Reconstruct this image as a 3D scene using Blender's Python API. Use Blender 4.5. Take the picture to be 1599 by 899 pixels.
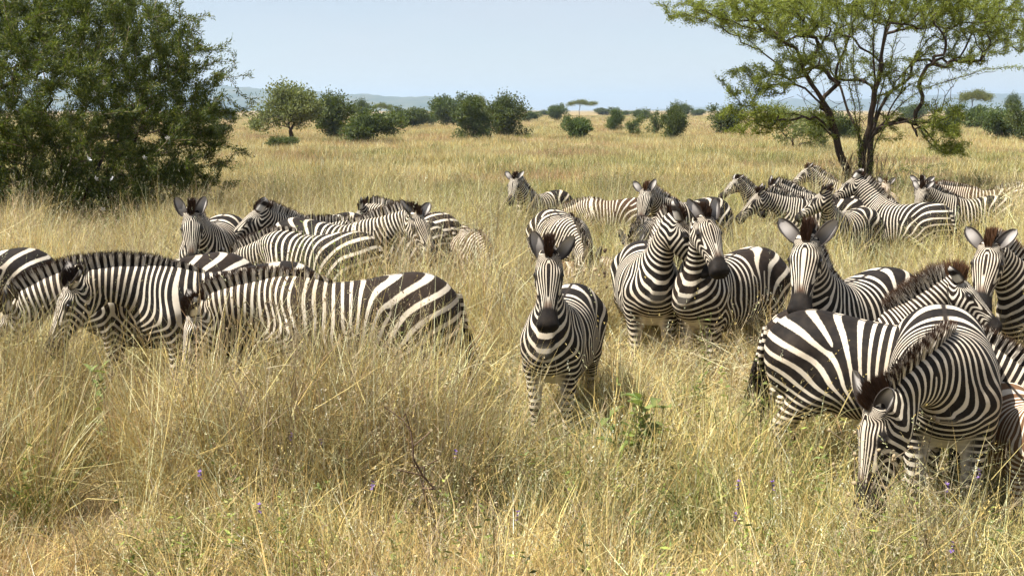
import bpy, bmesh, math, random
import numpy as np

for _o in list(bpy.data.objects):
    bpy.data.objects.remove(_o)
SC = bpy.context.scene
COL = SC.collection
R = math.radians

# ------------------------------------------------------------------ camera, sky, sun, exposure
CAM_H = 2.5
FPX = 1777.0                      # focal length in pixels of the 1599 px wide photograph
TILT = math.atan(277.5 / FPX)     # the horizon lies at row 172 of 899
cam_data = bpy.data.cameras.new('camera')
cam_data.sensor_width = 36.0
cam_data.lens = 36.0 * FPX / 1599.0
cam_data.clip_start = 0.1
cam_data.clip_end = 30000.0
cam = bpy.data.objects.new('camera', cam_data)
COL.objects.link(cam)
cam.location = (0, 0, CAM_H)
cam.rotation_euler = (math.pi / 2 - TILT, 0, 0)
SC.camera = cam

SUN_DIR = np.array([-0.62, -0.20, 0.0])          # from the herd towards the sun, level part: left, a little behind the camera
SUN_EL = R(58)
SUN_DIR = SUN_DIR / np.linalg.norm(SUN_DIR) * math.cos(SUN_EL)
SUN_DIR[2] = math.sin(SUN_EL)
world = bpy.data.worlds.new('World')
SC.world = world
world.use_nodes = True
wn = world.node_tree
wn.nodes.clear()
w_out = wn.nodes.new('ShaderNodeOutputWorld')
w_bg = wn.nodes.new('ShaderNodeBackground')
w_sky = wn.nodes.new('ShaderNodeTexSky')
w_sky.sky_type = 'NISHITA'
w_sky.sun_disc = False
w_sky.sun_elevation = SUN_EL
w_sky.sun_rotation = math.atan2(SUN_DIR[0], SUN_DIR[1])
w_sky.altitude = 1100
w_sky.air_density = 1.0
w_sky.dust_density = 0.4
w_sky.ozone_density = 2.4
w_bg.inputs['Strength'].default_value = 0.055
w_mix = wn.nodes.new('ShaderNodeMix'); w_mix.data_type = 'RGBA'          # a thin milky veil over the whole sky
w_mix.inputs[7].default_value = (5.5, 5.68, 6.1, 1)
w_tc = wn.nodes.new('ShaderNodeTexCoord'); w_map = wn.nodes.new('ShaderNodeMapping'); w_map.inputs['Scale'].default_value = (2.2, 2.2, 9.0)
w_cl = wn.nodes.new('ShaderNodeTexNoise'); w_cl.inputs['Scale'].default_value = 2.0; w_cl.inputs['Detail'].default_value = 5.0
w_mr = wn.nodes.new('ShaderNodeMapRange')
for _i, _v in ((1, .35), (2, .75), (3, .52), (4, .76)): w_mr.inputs[_i].default_value = _v
wn.links.new(w_tc.outputs['Generated'], w_map.inputs['Vector']); wn.links.new(w_map.outputs[0], w_cl.inputs['Vector'])
wn.links.new(w_cl.outputs[0], w_mr.inputs[0]); wn.links.new(w_mr.outputs[0], w_mix.inputs[0])
wn.links.new(w_sky.outputs['Color'], w_mix.inputs[6])
wn.links.new(w_mix.outputs[2], w_bg.inputs['Color'])
wn.links.new(w_bg.outputs['Background'], w_out.inputs['Surface'])

sun_data = bpy.data.lights.new('sun', 'SUN')
sun_data.energy = 5.0
sun_data.angle = R(0.53)
sun_data.color = (1.0, 0.96, 0.89)
sun = bpy.data.objects.new('sun', sun_data)
COL.objects.link(sun)
sun.rotation_euler = (math.acos(SUN_DIR[2]), 0, math.atan2(SUN_DIR[1], SUN_DIR[0]) + math.pi / 2)

SC.view_settings.view_transform = 'Standard'
SC.view_settings.look = 'None'
SC.view_settings.gamma = 1.0
SC.view_settings.exposure = 1.28
SC.view_settings.use_curve_mapping = False
SC.cycles.use_denoising = True
SC.cycles.use_adaptive_sampling = True
SC.cycles.adaptive_threshold = 0.03
SC.cycles.max_bounces = 5
SC.cycles.diffuse_bounces = 2
SC.cycles.transparent_max_bounces = 4

# ------------------------------------------------------------------ helpers
def tag(o, label=None, category=None, group=None, kind=None):
    if label: o['label'] = label
    if category: o['category'] = category
    if group: o['group'] = group
    if kind: o['kind'] = kind
    return o

def empty(name, loc=(0, 0, 0)):
    o = bpy.data.objects.new(name, None)
    COL.objects.link(o)
    o.location = loc
    o.empty_display_size = 0.2
    return o

def make_mesh(name, V, F, mat=None, smooth=True, attrs=None):
    """V (n,3); F an (m,3) or (m,4) int array or a list of such arrays."""
    me = bpy.data.meshes.new(name)
    V = np.asarray(V, np.float32)
    FL = F if isinstance(F, list) else [F]
    FL = [np.asarray(f, np.int32) for f in FL if len(f)]
    me.vertices.add(len(V))
    me.vertices.foreach_set('co', V.ravel())
    nl = sum(f.size for f in FL)
    npoly = sum(len(f) for f in FL)
    me.loops.add(nl)
    me.loops.foreach_set('vertex_index', np.concatenate([f.ravel() for f in FL]))
    me.polygons.add(npoly)
    tot = np.concatenate([np.full(len(f), f.shape[1], np.int32) for f in FL])
    start = np.concatenate([[0], np.cumsum(tot)[:-1]]).astype(np.int32)
    me.polygons.foreach_set('loop_start', start)
    if smooth:
        me.polygons.foreach_set('use_smooth', np.ones(npoly, bool))
    for k, (typ, data) in (attrs or {}).items():
        a = me.attributes.new(k, typ, 'POINT')
        d = np.asarray(data, np.float32)
        a.data.foreach_set({'FLOAT': 'value', 'FLOAT_VECTOR': 'vector', 'FLOAT_COLOR': 'color'}[typ], d.ravel())
    me.update(calc_edges=True)
    me.validate()
    if mat is not None:
        me.materials.append(mat)
    return me

def add_obj(name, me, parent=None, loc=None):
    o = bpy.data.objects.new(name, me)
    COL.objects.link(o)
    if parent is not None: o.parent = parent
    if loc is not None: o.location = loc
    return o

class NT:
    """small node-graph helper"""
    def __init__(self, name):
        self.mat = bpy.data.materials.new(name)
        self.mat.use_nodes = True
        self.t = self.mat.node_tree
        self.t.nodes.clear()
        self.out = self.t.nodes.new('ShaderNodeOutputMaterial')
    def n(self, typ, **kw):
        nd = self.t.nodes.new('ShaderNode' + typ)
        for k, v in kw.items():
            setattr(nd, k, v)
        return nd
    def put(self, sock, v):
        if hasattr(v, 'is_output'): self.t.links.new(v, sock)
        else: sock.default_value = v
    def math(self, op, a, b=None, c=None, clamp=False):
        nd = self.n('Math', operation=op, use_clamp=clamp)
        for i, v in enumerate((a, b, c)):
            if v is not None: self.put(nd.inputs[i], v)
        return nd.outputs[0]
    def mix(self, f, a, b, typ='MIX'):
        nd = self.n('Mix', data_type='RGBA', blend_type=typ)
        self.put(nd.inputs[0], f)
        for i, v in ((6, a), (7, b)):
            if isinstance(v, tuple) and len(v) == 3: v = v + (1.0,)
            self.put(nd.inputs[i], v)
        return nd.outputs[2]
    def ramp(self, f, stops):
        nd = self.n('ValToRGB')
        el = nd.color_ramp.elements
        while len(el) > 1: el.remove(el[-1])
        el[0].position = stops[0][0]; el[0].color = tuple(stops[0][1]) + (1.0,)
        for p, c in stops[1:]:
            e = el.new(p); e.color = tuple(c) + (1.0,)
        self.put(nd.inputs[0], f)
        return nd.outputs[0]
    def noise(self, vec, scale, detail=2.0, rough=0.5, dim='3D'):
        nd = self.n('TexNoise', noise_dimensions=dim)
        if vec is not None: self.put(nd.inputs['Vector'], vec)
        nd.inputs['Scale'].default_value = scale
        nd.inputs['Detail'].default_value = detail
        nd.inputs['Roughness'].default_value = rough
        return nd.outputs[0]
    def maprange(self, v, a, b, c=0.0, d=1.0, smooth=False):
        nd = self.n('MapRange', interpolation_type='SMOOTHSTEP' if smooth else 'LINEAR')
        self.put(nd.inputs[0], v)
        for i, q in ((1, a), (2, b), (3, c), (4, d)): self.put(nd.inputs[i], q)
        return nd.outputs[0]
    def attr(self, name, kind='GEOMETRY'):
        nd = self.n('Attribute', attribute_name=name, attribute_type=kind)
        return nd
    def principled(self, col, rough=0.7, spec=0.3, normal=None):
        b = self.n('BsdfPrincipled')
        if isinstance(col, tuple) and len(col) == 3: col = col + (1.0,)
        self.put(b.inputs['Base Color'], col)
        self.put(b.inputs['Roughness'], rough)
        self.put(b.inputs['Specular IOR Level'], spec)
        if normal is not None: self.t.links.new(normal, b.inputs['Normal'])
        return b
    def bump(self, h, strength, dist):
        b = self.n('Bump')
        b.inputs['Strength'].default_value = strength
        b.inputs['Distance'].default_value = dist
        self.t.links.new(h, b.inputs['Height'])
        return b.outputs[0]
    def finish(self, sh):
        self.t.links.new(sh, self.out.inputs['Surface'])
        return self.mat

def sstep(a, b, x):
    t = np.clip((np.asarray(x, float) - a) / (b - a), 0, 1)
    return t * t * (3 - 2 * t)

class Curve1:
    """smooth monotone-ish interpolation through (x, y) knots, read from a dense table"""
    def __init__(self, xs, ys):
        xs = np.asarray(xs, float); ys = np.asarray(ys, float)
        m = np.gradient(ys, xs)
        self.X = np.linspace(xs[0], xs[-1], 400)
        i = np.clip(np.searchsorted(xs, self.X, side='right') - 1, 0, len(xs) - 2)
        h = xs[i + 1] - xs[i]; t = (self.X - xs[i]) / h
        self.Y = ((2*t**3 - 3*t**2 + 1) * ys[i] + (t**3 - 2*t**2 + t) * h * m[i]
                  + (-2*t**3 + 3*t**2) * ys[i+1] + (t**3 - t**2) * h * m[i+1])
    def __call__(self, x):
        return np.interp(x, self.X, self.Y)

def wave_noise(P, seed, freq, n=6):
    """smooth pseudo noise in about -1..1 from a few sine waves"""
    r = np.random.default_rng(seed)
    out = np.zeros(len(P))
    for _ in range(n):
        d = r.normal(size=3); d /= np.linalg.norm(d)
        out += np.sin(P @ d * freq * r.uniform(0.6, 1.5) + r.uniform(0, 6.28))
    return out / n * 1.6

# ------------------------------------------------------------------ the zebra: one rest-pose surface, bent into each pose
# rest pose: x forward, y to its left, z up, hooves on z = 0, withers 1.28 m
T_X   = [-.755, -.735, -.69, -.60, -.45, -.25, 0.0, .20, .38, .50, .60, .68, .715]
T_TOP = Curve1(T_X, [1.04, 1.11, 1.18, 1.255, 1.30, 1.285, 1.245, 1.235, 1.275, 1.265, 1.19, 1.08, 1.00])
T_BOT = Curve1(T_X, [.92, .84, .74, .665, .615, .575, .545, .55, .59, .64, .705, .79, .86])
T_HW  = Curve1(T_X, [.05, .10, .175, .245, .285, .305, .32, .305, .262, .232, .195, .13, .06])
NB = np.array([.45, 0, 1.02]); ND = np.array([.668, 0, .744]); NM = np.array([-.744, 0, .668])
N_X = [-.10, .08, .22, .38, .54, .68, .76]
N_TOP = Curve1(N_X, [.20, .205, .195, .165, .135, .115, .09])
N_BOT = Curve1(N_X, [.28, .255, .205, .155, .125, .105, .08])
N_HW  = Curve1(N_X, [.19, .165, .135, .107, .090, .080, .065])
HP = np.array([.925, 0, 1.535])                    # poll
HA = R(-52); HD = np.array([math.cos(HA), 0, math.sin(HA)]); HV = np.array([-math.sin(HA), 0, math.cos(HA)])
H_X = [-.07, -.03, .03, .10, .18, .27, .36, .44, .50, .545, .575]
H_TOP = Curve1(H_X, [.03, .075, .105, .110, .104, .090, .077, .071, .071, .060, .032])
H_BOT = Curve1(H_X, [.03, .075, .115, .140, .142, .118, .088, .075, .078, .074, .046])
H_HW  = Curve1(H_X, [.03, .068, .094, .108, .113, .097, .077, .073, .083, .082, .052])
Q_HEAD = .68

def smin(a, b, k):
    h = np.clip(.5 + .5 * (b - a) / k, 0, 1)
    return b * (1 - h) + a * h - k * h * (1 - h)

def loft(t, a, w, top, bot, hw, t0, t1, mid=0.0, n=2.3):
    tc = np.clip(t, t0, t1)
    tp = top(tc); bt = bot(tc); W = hw(tc)
    h = np.where(a > 0, tp, bt)
    r = ((np.abs(a) / h) ** n + (np.abs(w) / W) ** n) ** (1 / n)
    d = (r - 1) * np.minimum(h, W)
    dt = np.maximum(t0 - t, t - t1)
    return np.where(dt > 0, np.sqrt(np.maximum(d, 0) ** 2 + np.maximum(dt, 0) ** 2) + np.minimum(d, 0) * (dt <= 0), d)

def cone(P, A, B, ra, rb):
    A = np.asarray(A, float); B = np.asarray(B, float)
    ab = B - A
    h = np.clip((P - A) @ ab / (ab @ ab), 0, 1)
    return np.linalg.norm(P - A - h[:, None] * ab, axis=1) - (ra + (rb - ra) * h)

LEGS = [  # (joints, radii) for y > 0; mirrored
    ([(.47, .135, .93), (.41, .165, .74), (.435, .150, .41), (.425, .145, .15), (.455, .145, .065), (.47, .145, .0)],
     [.13, .098, .052, .034, .036, .050]),
    ([(-.50, .13, .98), (-.38, .165, .72), (-.60, .150, .47), (-.575, .145, .15), (-.545, .145, .065), (-.53, .145, .0)],
     [.19, .135, .055, .036, .037, .050])]
EYE = (.155, .050, .097)

def zebra_sdf(P, zones=False):
    x, z = P[:, 0], P[:, 2]
    y = np.abs(P[:, 1])
    Pm = np.stack([x, y, z], 1)
    xc = np.clip(x, T_X[0], T_X[-1])
    mid = T_BOT(xc) + .47 * (T_TOP(xc) - T_BOT(xc))
    dT = loft(x, z - mid, y, lambda t: T_TOP(t) - (T_BOT(t) + .47 * (T_TOP(t) - T_BOT(t))),
              lambda t: .47 * (T_TOP(t) - T_BOT(t)), T_HW, T_X[0], T_X[-1])
    rel = P - NB
    q = rel @ ND; a = rel @ NM
    dN = loft(q, a, y, N_TOP, N_BOT, N_HW, N_X[0], N_X[-1], n=2.1)
    rel = P - HP
    u = rel @ HD; v = rel @ HV
    dH = loft(u, v, y, H_TOP, H_BOT, H_HW, H_X[0], H_X[-1], n=2.5)
    e = np.sqrt((u - EYE[0] + .01) ** 2 + (v - EYE[1]) ** 2 + (y - EYE[2] + .030) ** 2) - .042
    dH = smin(dH, e, .025)
    no = np.sqrt((u - .525) ** 2 + (v - .020) ** 2 + (y - .050) ** 2) - .031       # nostril swelling
    dH = smin(dH, no, .02)
    chin = np.sqrt(((u - .50) / 1.3) ** 2 + (v + .055) ** 2 + (y * .8) ** 2) - .035
    dH = smin(dH, chin, .03)
    d = smin(dT, dN, .10)
    for J, r in LEGS:
        dl = None
        for i in range(len(J) - 1):
            c = cone(Pm, J[i], J[i + 1], r[i], r[i + 1])
            dl = c if dl is None else smin(dl, c, .03)
        d = smin(d, dl, .06)
    d = smin(d, dH, .055)
    if True:                                # muscle and bone under the skin
        def g(px_, py_, pz_, rx, ry, rz): return np.exp(-((x - px_) / rx) ** 2 - ((y - py_) / ry) ** 2 - ((z - pz_) / rz) ** 2)
        d = d - .020 * g(.43, .25, .96, .10, .12, .17) + .016 * g(.26, .29, .98, .045, .15, .22) + .026 * g(-.27, .29, 1.02, .10, .14, .10)
        d = d - .018 * g(-.50, .26, 1.02, .13, .14, .14) + .012 * g(.52, .17, 1.12, .05, .12, .12) + .008 * g(-.40, .22, .74, .05, .12, .10)
        hh = np.exp(-((u - .30) / .06) ** 2 - ((v + .03) / .05) ** 2) * .008 - np.exp(-((u - .09) / .06) ** 2 - ((v + .06) / .06) ** 2) * .010
        d = d + hh * (dH < .06) + .007 * np.exp(-((u - .085) / .03) ** 2 - ((v - .075) / .03) ** 2) * (dH < .06)
    d = np.maximum(d, -P[:, 2])            # flat under the hooves
    if zones:
        return d, dT, dN, dH, q, a, u, v
    return d

def surface_nets(fun, lo, hi, h):
    n = np.ceil((np.array(hi) - lo) / h).astype(int) + 1
    ax = [lo[i] + h * np.arange(n[i]) for i in range(3)]
    G = np.stack(np.meshgrid(*ax, indexing='ij'), -1).reshape(-1, 3)
    Fv = np.empty(len(G))
    for s in range(0, len(G), 200000):
        Fv[s:s + 200000] = fun(G[s:s + 200000])
    Fv = Fv.reshape(n)
    ins = Fv < 0
    c = [ins[i:n[0]-1+i, j:n[1]-1+j, k:n[2]-1+k] for i in (0, 1) for j in (0, 1) for k in (0, 1)]
    s = sum(cc.astype(np.int8) for cc in c)
    act = (s > 0) & (s < 8)
    I = np.argwhere(act)
    idx = -np.ones(act.shape, np.int64); idx[act] = np.arange(len(I))
    off = np.array([(i, j, k) for i in (0, 1) for j in (0, 1) for k in (0, 1)])
    val = np.stack([Fv[I[:, 0]+o[0], I[:, 1]+o[1], I[:, 2]+o[2]] for o in off], 1)
    acc = np.zeros((len(I), 3)); cnt = np.zeros(len(I))
    for a in range(8):
        for b in range(a + 1, 8):
            if np.abs(off[a] - off[b]).sum() != 1: continue
            m = (val[:, a] < 0) != (val[:, b] < 0)
            t = val[:, a] / np.where(m, val[:, a] - val[:, b], 1)
            acc += np.where(m[:, None], off[a] + t[:, None] * (off[b] - off[a]), 0); cnt += m
    V = np.array(lo) + h * (I + acc / cnt[:, None])
    quads = []
    for ax_ in range(3):
        b_, c_ = (ax_ + 1) % 3, (ax_ + 2) % 3
        sl0 = [slice(None)] * 3; sl1 = [slice(None)] * 3
        sl0[ax_] = slice(0, -1); sl1[ax_] = slice(1, None)
        A = ins[tuple(sl0)]; B = ins[tuple(sl1)]
        E = np.argwhere(A != B)
        E = E[(E[:, b_] > 0) & (E[:, c_] > 0) & (E[:, b_] < n[b_] - 1) & (E[:, c_] < n[c_] - 1)]
        fl = A[tuple(E.T)]
        eb = np.eye(3, dtype=int)[b_]; ec = np.eye(3, dtype=int)[c_]
        f = np.stack([idx[tuple((E - eb - ec).T)], idx[tuple((E - ec).T)], idx[tuple(E.T)], idx[tuple((E - eb).T)]], 1)
        f = np.where(fl[:, None], f, f[:, ::-1])
        quads.append(f)
    Q = np.concatenate(quads)
    for _ in range(3):                       # settle the vertices on the surface
        f0 = fun(V); e = 1e-3
        g = np.stack([(fun(V + np.eye(3)[i] * e) - fun(V - np.eye(3)[i] * e)) / (2 * e) for i in range(3)], 1)
        gl = np.maximum((g ** 2).sum(1), .05)
        V = V - np.clip(f0 / gl, -.01, .01)[:, None] * g
    return V, Q

LAM_S = np.linspace(-1.0, 1.5, 500)
_lam = np.interp(LAM_S, [-.3, -.1, .1, .35, .5, .75, 1.15], [.088, .081, .069, .059, .053, .047, .038])
LAM_P = np.concatenate([[0], np.cumsum(.5 * (1 / _lam[1:] + 1 / _lam[:-1]) * np.diff(LAM_S))])
def Pint(s): return np.interp(s, LAM_S, LAM_P)
XP, ZP, DTH, S_LEG = -.13, .60, .285, .42

def stripe_field(P, wh, u, v, q, wx, seed, irr=1.0):
    """phase of the stripes: integers are stripe centres"""
    x, z = P[:, 0], P[:, 2]
    y = np.abs(P[:, 1])
    n1 = wave_noise(P, seed, 7.0); n2 = wave_noise(P, seed + 1, 16.0)
    wN = sstep(-.05, .36, q)
    s = x * (1 - wN) + (.45 + q) * wN
    s = s + .85 * (z - .98) * sstep(.46, .70, x) * (1 - wN)
    P0 = Pint(S_LEG)
    ph = Pint(s) - P0
    # over loin, rump and thigh the stripes bend back from upright to level
    sc = .30 + .95 * sstep(.42, .86, z)
    fa = np.maximum(sc * (x + .80), 0); fb = np.maximum(z - .33, 0)
    f = (fa ** 2.3 + fb ** 2.3) ** (1 / 2.3)
    FX = np.linspace(0, 1.6, 400); FP = np.concatenate([[0], np.cumsum(np.diff(FX) / np.interp(.5 * (FX[1:] + FX[:-1]), [0, .25, .45, .8, 1.2], [.043, .052, .084, .115, .120]))])
    rear = np.interp(f, FX, FP) - np.interp(1.12, FX, FP) + Pint(XP) - P0
    wr = sstep(.14, -.22, x)
    ph = ph * (1 - wr) + rear * wr
    dx = XP - x
    # the fore leg folds the phase into chevrons
    g = (1 - sstep(.10, .30, np.abs(x - S_LEG))) * (1 - wN)
    ph = np.where(dx > 0, -ph, np.sqrt(ph ** 2 + .05))
    ph = ph - g * np.maximum(.90 - z, 0) / np.interp(z, [0, .6, .9], [.055, .062, .11]) * sstep(.95, .80, z)
    ph = ph + irr * (.22 * n1 + .10 * n2) * (.5 + .5 * sstep(.1, -.3, x))
    # head
    hw = H_HW(np.clip(u, H_X[0], H_X[-1]))
    hv = v + .035
    ang = np.arctan2(y / hw, hv / .11)
    A = .55 + 6.6 * np.minimum(ang, .95) + 1.0 * np.maximum(ang - .95, 0)
    side = sstep(.55, 1.35, ang)
    hp = A - side * (u - .16) / .046 + irr * (.16 * n1 + .10 * n2)
    k = (wh > .5) & (ang > 1.0) & (u < .09)
    if k.any(): hp = hp + np.round(np.mean(ph[k] - hp[k]))
    return ph * (1 - wx) + hp * wx

def fork_angle(P, seed):
    """the turn added to the phase around the points where a stripe forks"""
    r = np.random.default_rng(seed)
    al = np.zeros(len(P))
    for x0, z0 in ((-.02, 1.0), (-.20, 1.08), (.18, .86), (.62, 1.22)):
        if r.random() < .2: continue
        c = np.array([x0, z0]) + r.normal(0, .07, 2)
        al = al + (1 if r.random() < .5 else -1) * np.arctan2(P[:, 2] - c[1], P[:, 0] - c[0])
    return al
def fork_field(P, seed):
    al = fork_angle(P, seed)
    return np.stack([np.cos(al), np.sin(al), np.zeros(len(P))], 1)

class Rest: pass
def build_rest(h, seed=3):
    Z = Rest()
    V, Q = surface_nets(zebra_sdf, [-.86, -.42, -.03], [1.42, .42, 1.76], h)
    Z.nb = len(V)
    # ears: cupped leaf shapes rooted in the head
    EV, EF = [], []; ear_t = []; ear_in = []; base = Z.nb
    na, nt = 9, 11
    Z.ear = []
    for sd in (1, -1):
        st = base + sum(len(e) for e in EV)
        vs = []
        for lay in (0, 1):                    # 0 back, 1 inner face
            for i in range(nt):
                t = i / (nt - 1)
                wd = .056 * (max(0.0, 1 - (2 * t - .98) ** 2 * (1.0 if t > .49 else .62))) ** .5 if t < 1 else 0.0
                wd = max(wd, .003)
                curl = 1.9 - 1.0 * t          # how far the edges wrap round
                for j in range(na):
                    a = (j / (na - 1) * 2 - 1)
                    ph_ = a * curl
                    rr = wd / max(math.sin(min(curl, 1.57)), .3)
                    cx = rr * math.sin(ph_)                    # across
                    cy = -rr * math.cos(ph_) + rr * .55        # back (-) to front (+)
                    k = 1.0 - (.10 if lay else 0.0)
                    vs.append((cx * k, cy * k + (.004 if lay else 0), t * .208))
                    ear_t.append(t); ear_in.append(lay if abs(a) < .7 else .5)
        vs = np.array(vs)
        fs = []
        for lay in (0, 1):
            for i in range(nt - 1):
                for j in range(na - 1):
                    a0 = st + lay * na * nt + i * na + j
                    f = [a0, a0 + 1, a0 + 1 + na, a0 + na]
                    fs.append(f if lay else f[::-1])
        for i in range(nt - 1):                # rims
            for j in (0, na - 1):
                a0 = st + i * na + j; b0 = a0 + na * nt
                f = [a0, a0 + na, b0 + na, b0]
                fs.append(f if j == 0 else f[::-1])
        EV.append(vs); EF += fs
        Z.ear.append((st, st + len(vs), sd))
    Z.Q = [Q, np.array(EF)]
    Z.earlocal = EV
    Z.V = np.concatenate([V] + EV)
    d, dT, dN, dH, q, a, u, v = zebra_sdf(Z.V, zones=True)
    wh = sstep(-.05, .05, dN - dH)
    wh = np.where(u < -.03, wh * sstep(-.09, -.03, u), wh)
    wh = wh * sstep(.40, .52, q + .35 * np.maximum(u, 0) * 2)
    wh[Z.nb:] = 1
    Z.ear_t = np.array(ear_t); Z.ear_in = np.array(ear_in)
    Z.wh, Z.q, Z.u, Z.v, Z.a = wh, q, u, v, a
    Z.wx = sstep(-.035, .045, dN - dH) * sstep(-.01, .055, u + .25*np.maximum(-v, 0)) * wh
    # fixed colours: rgb + weight
    x, z = Z.V[:, 0], Z.V[:, 2]; y = np.abs(Z.V[:, 1])
    T = np.zeros((len(Z.V), 4))
    def lay(col, m):
        m = np.clip(m, 0, 1)[:, None]
        T[:, :3] = T[:, :3] * (1 - m) + np.array(col) * m
        T[:, 3:] = T[:, 3:] * (1 - m) + m
    notear = np.ones(len(Z.V)); notear[Z.nb:] = 0
    xc = np.clip(x, T_X[0], T_X[-1])
    belly = sstep(.10, .02, z - T_BOT(xc)) * sstep(.20, .08, y) * (np.abs(x) < .6) * sstep(.3, .5, z)
    lay((.62, .55, .46), .85 * belly * notear)
    inner = sstep(.13, .09, y) * sstep(.72, .60, z) * sstep(.1, .25, np.abs(x))
    lay((.60, .54, .46), .7 * inner * notear * (wh < .1))
    lay((.62, .56, .47), .35 * sstep(.05, .0, np.abs(z - .88) - .03) * sstep(.13, .04, y) * sstep(.60, .68, x) * (1 - wh) * notear)
    lay((.025, .02, .018), sstep(.075, .05, z) * notear)
    lay((.018, .014, .012), sstep(.022, .010, y) * sstep(-.03, .0, z - T_TOP(xc)) * (x < .3) * (x > -.72) * notear)
    f = u - .10 * np.clip(-v, -.05, .2)
    lay((.10, .045, .022), .75 * wh * sstep(.33, .40, u + .2 * v - .3 * y) * notear * sstep(-.02, .03, v) * sstep(.045, .02, y))
    lay((.011, .009, .008), wh * sstep(.395, .440, u + .28 * v - .10 * y) * notear)
    lay((.004, .003, .003), wh * sstep(.024, .014, np.sqrt((u - .535) ** 2 + (v - .030) ** 2 * .5 + (y - .056) ** 2)) * notear)
    lay((.006, .005, .005), wh * sstep(.010, .004, np.abs(v + .022 + .10 * (.56 - u))) * sstep(.43, .47, u) * notear)
    de = np.sqrt((u - EYE[0]) ** 2 * .55 + (v - EYE[1]) ** 2 * 1.5 + (y - EYE[2]) ** 2)
    lay((.012, .010, .009), wh * sstep(.050, .034, de) * notear)
    # ears
    te = np.zeros(len(Z.V)); te[Z.nb:] = Z.ear_t
    ti = np.zeros(len(Z.V)); ti[Z.nb:] = Z.ear_in
    em = 1 - notear
    lay((.62, .58, .52), em)
    lay((.02, .016, .014), em * (ti < .25) * sstep(.48, .56, te) * sstep(.93, .86, te))
    lay((.06, .04, .03), em * (ti < .25) * sstep(.20, .14, te))
    lay((.34, .31, .285), .9 * em * (ti > .7))
    lay((.05, .042, .038), .85 * em * (ti > .7) * sstep(.66, .16, te))  # shading and hair painted into the ear cup, darker towards the root
    lay((.05, .042, .038), em * (np.abs(ti - .5) < .1))
    Z.T = T
    # white share
    Z.duty = np.interp(x, [-.7, -.2, .2, .6], [.58, .56, .46, .42]) * (1 - Z.wx) + .30 * Z.wx
    Z.duty = np.where(z < .55, .0, Z.duty)
    return Z

def skin_q(q, a, wh):
    qs = q - .55 * np.abs(a) * (1 - sstep(.22, .50, q))
    return qs * (1 - wh) + Q_HEAD * wh + .2 * wh

J_Q = [-.10, .02, .14, .28, .42, .56]
def rot_pitch(d):                       # raises a forward pointing vector by d
    c, s = math.cos(d), math.sin(d)
    return np.array([[c, 0, -s], [0, 1, 0], [s, 0, c]])
def rot_yaw(d):
    c, s = math.cos(d), math.sin(d)
    return np.array([[c, -s, 0], [s, c, 0], [0, 0, 1]])
def rot_roll(d):
    c, s = math.cos(d), math.sin(d)
    return np.array([[1, 0, 0], [0, c, -s], [0, s, c]])

class Pose:
    def __init__(self, elev=48, curl=0, yaw=0, head_az=0, head_down=52, roll=0, bend=0):
        """elev: neck above level; curl: extra bend along it; yaw: neck to its left; head_az relative to body"""
        dE = R(elev - 48)
        self.A = [(np.eye(3), np.zeros(3))]
        wp = [.32, .36, .32, 0, 0, 0]; wc = [0, 0, 0, .34, .33, .33]; wy = [.2, .2, .18, .16, .14, .12]
        M = np.eye(3); t = np.zeros(3)
        for i, qj in enumerate(J_Q):
            J = NB + ND * qj
            Rr = rot_yaw(R(yaw) * wy[i]) @ rot_pitch(dE * wp[i] + R(curl) * wc[i])
            # yaw is about the true vertical: undo the tilt so far
            t2 = M @ (J - Rr @ J) + t
            M = M @ Rr; t = t2
            self.A.append((M.copy(), t.copy()))
        J = HP - HD * .0
        Jn = M @ J + t
        Rt = rot_yaw(R(head_az)) @ rot_pitch(R(-head_down) - HA) @ (np.stack([HD, [0, 1, 0], HV], 1) @ rot_roll(R(roll)) @ np.stack([HD, [0, 1, 0], HV], 1).T)
        self.A.append((Rt, Jn - Rt @ J))
        self.bend = R(bend)
    def apply(self, V, qs):
        Q = J_Q + [Q_HEAD]
        W = [np.ones(len(V))] + [sstep(qj - .085, qj + .085, qs) for qj in Q] + [np.zeros(len(V))]
        out = np.zeros_like(V)
        for i, (M, t) in enumerate(self.A):
            out += (W[i] - W[i + 1])[:, None] * (V @ M.T + t)
        if abs(self.bend) > 1e-4:            # sideways bend of the trunk
            th = self.bend * np.clip(out[:, 0], -.6, .7)
            c, s = np.cos(th), np.sin(th)
            x, y = out[:, 0].copy(), out[:, 1].copy()
            out[:, 0] = c * x - s * y; out[:, 1] = s * x + c * y
        return out

def hair_material():
    n = NT('zebra_hair')
    ph = n.attr('ph').outputs['Fac']; tip = n.attr('tip').outputs['Fac']
    s = n.math('SINE', n.math('MULTIPLY', ph, 2 * math.pi))
    m = n.maprange(s, -.15, .15)
    oi = n.n('ObjectInfo')
    white = n.mix(n.math('MULTIPLY', tip, .6), (.70, .64, .55), (.32, .24, .16))
    dark = n.mix(tip, (.018, .014, .012), oi.outputs['Color'])
    c = n.mix(m, dark, white)
    c = n.mix(n.maprange(tip, .50, .78), c, oi.outputs['Color'])
    return n.finish(n.principled(c, .75, .15).outputs[0])

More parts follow.
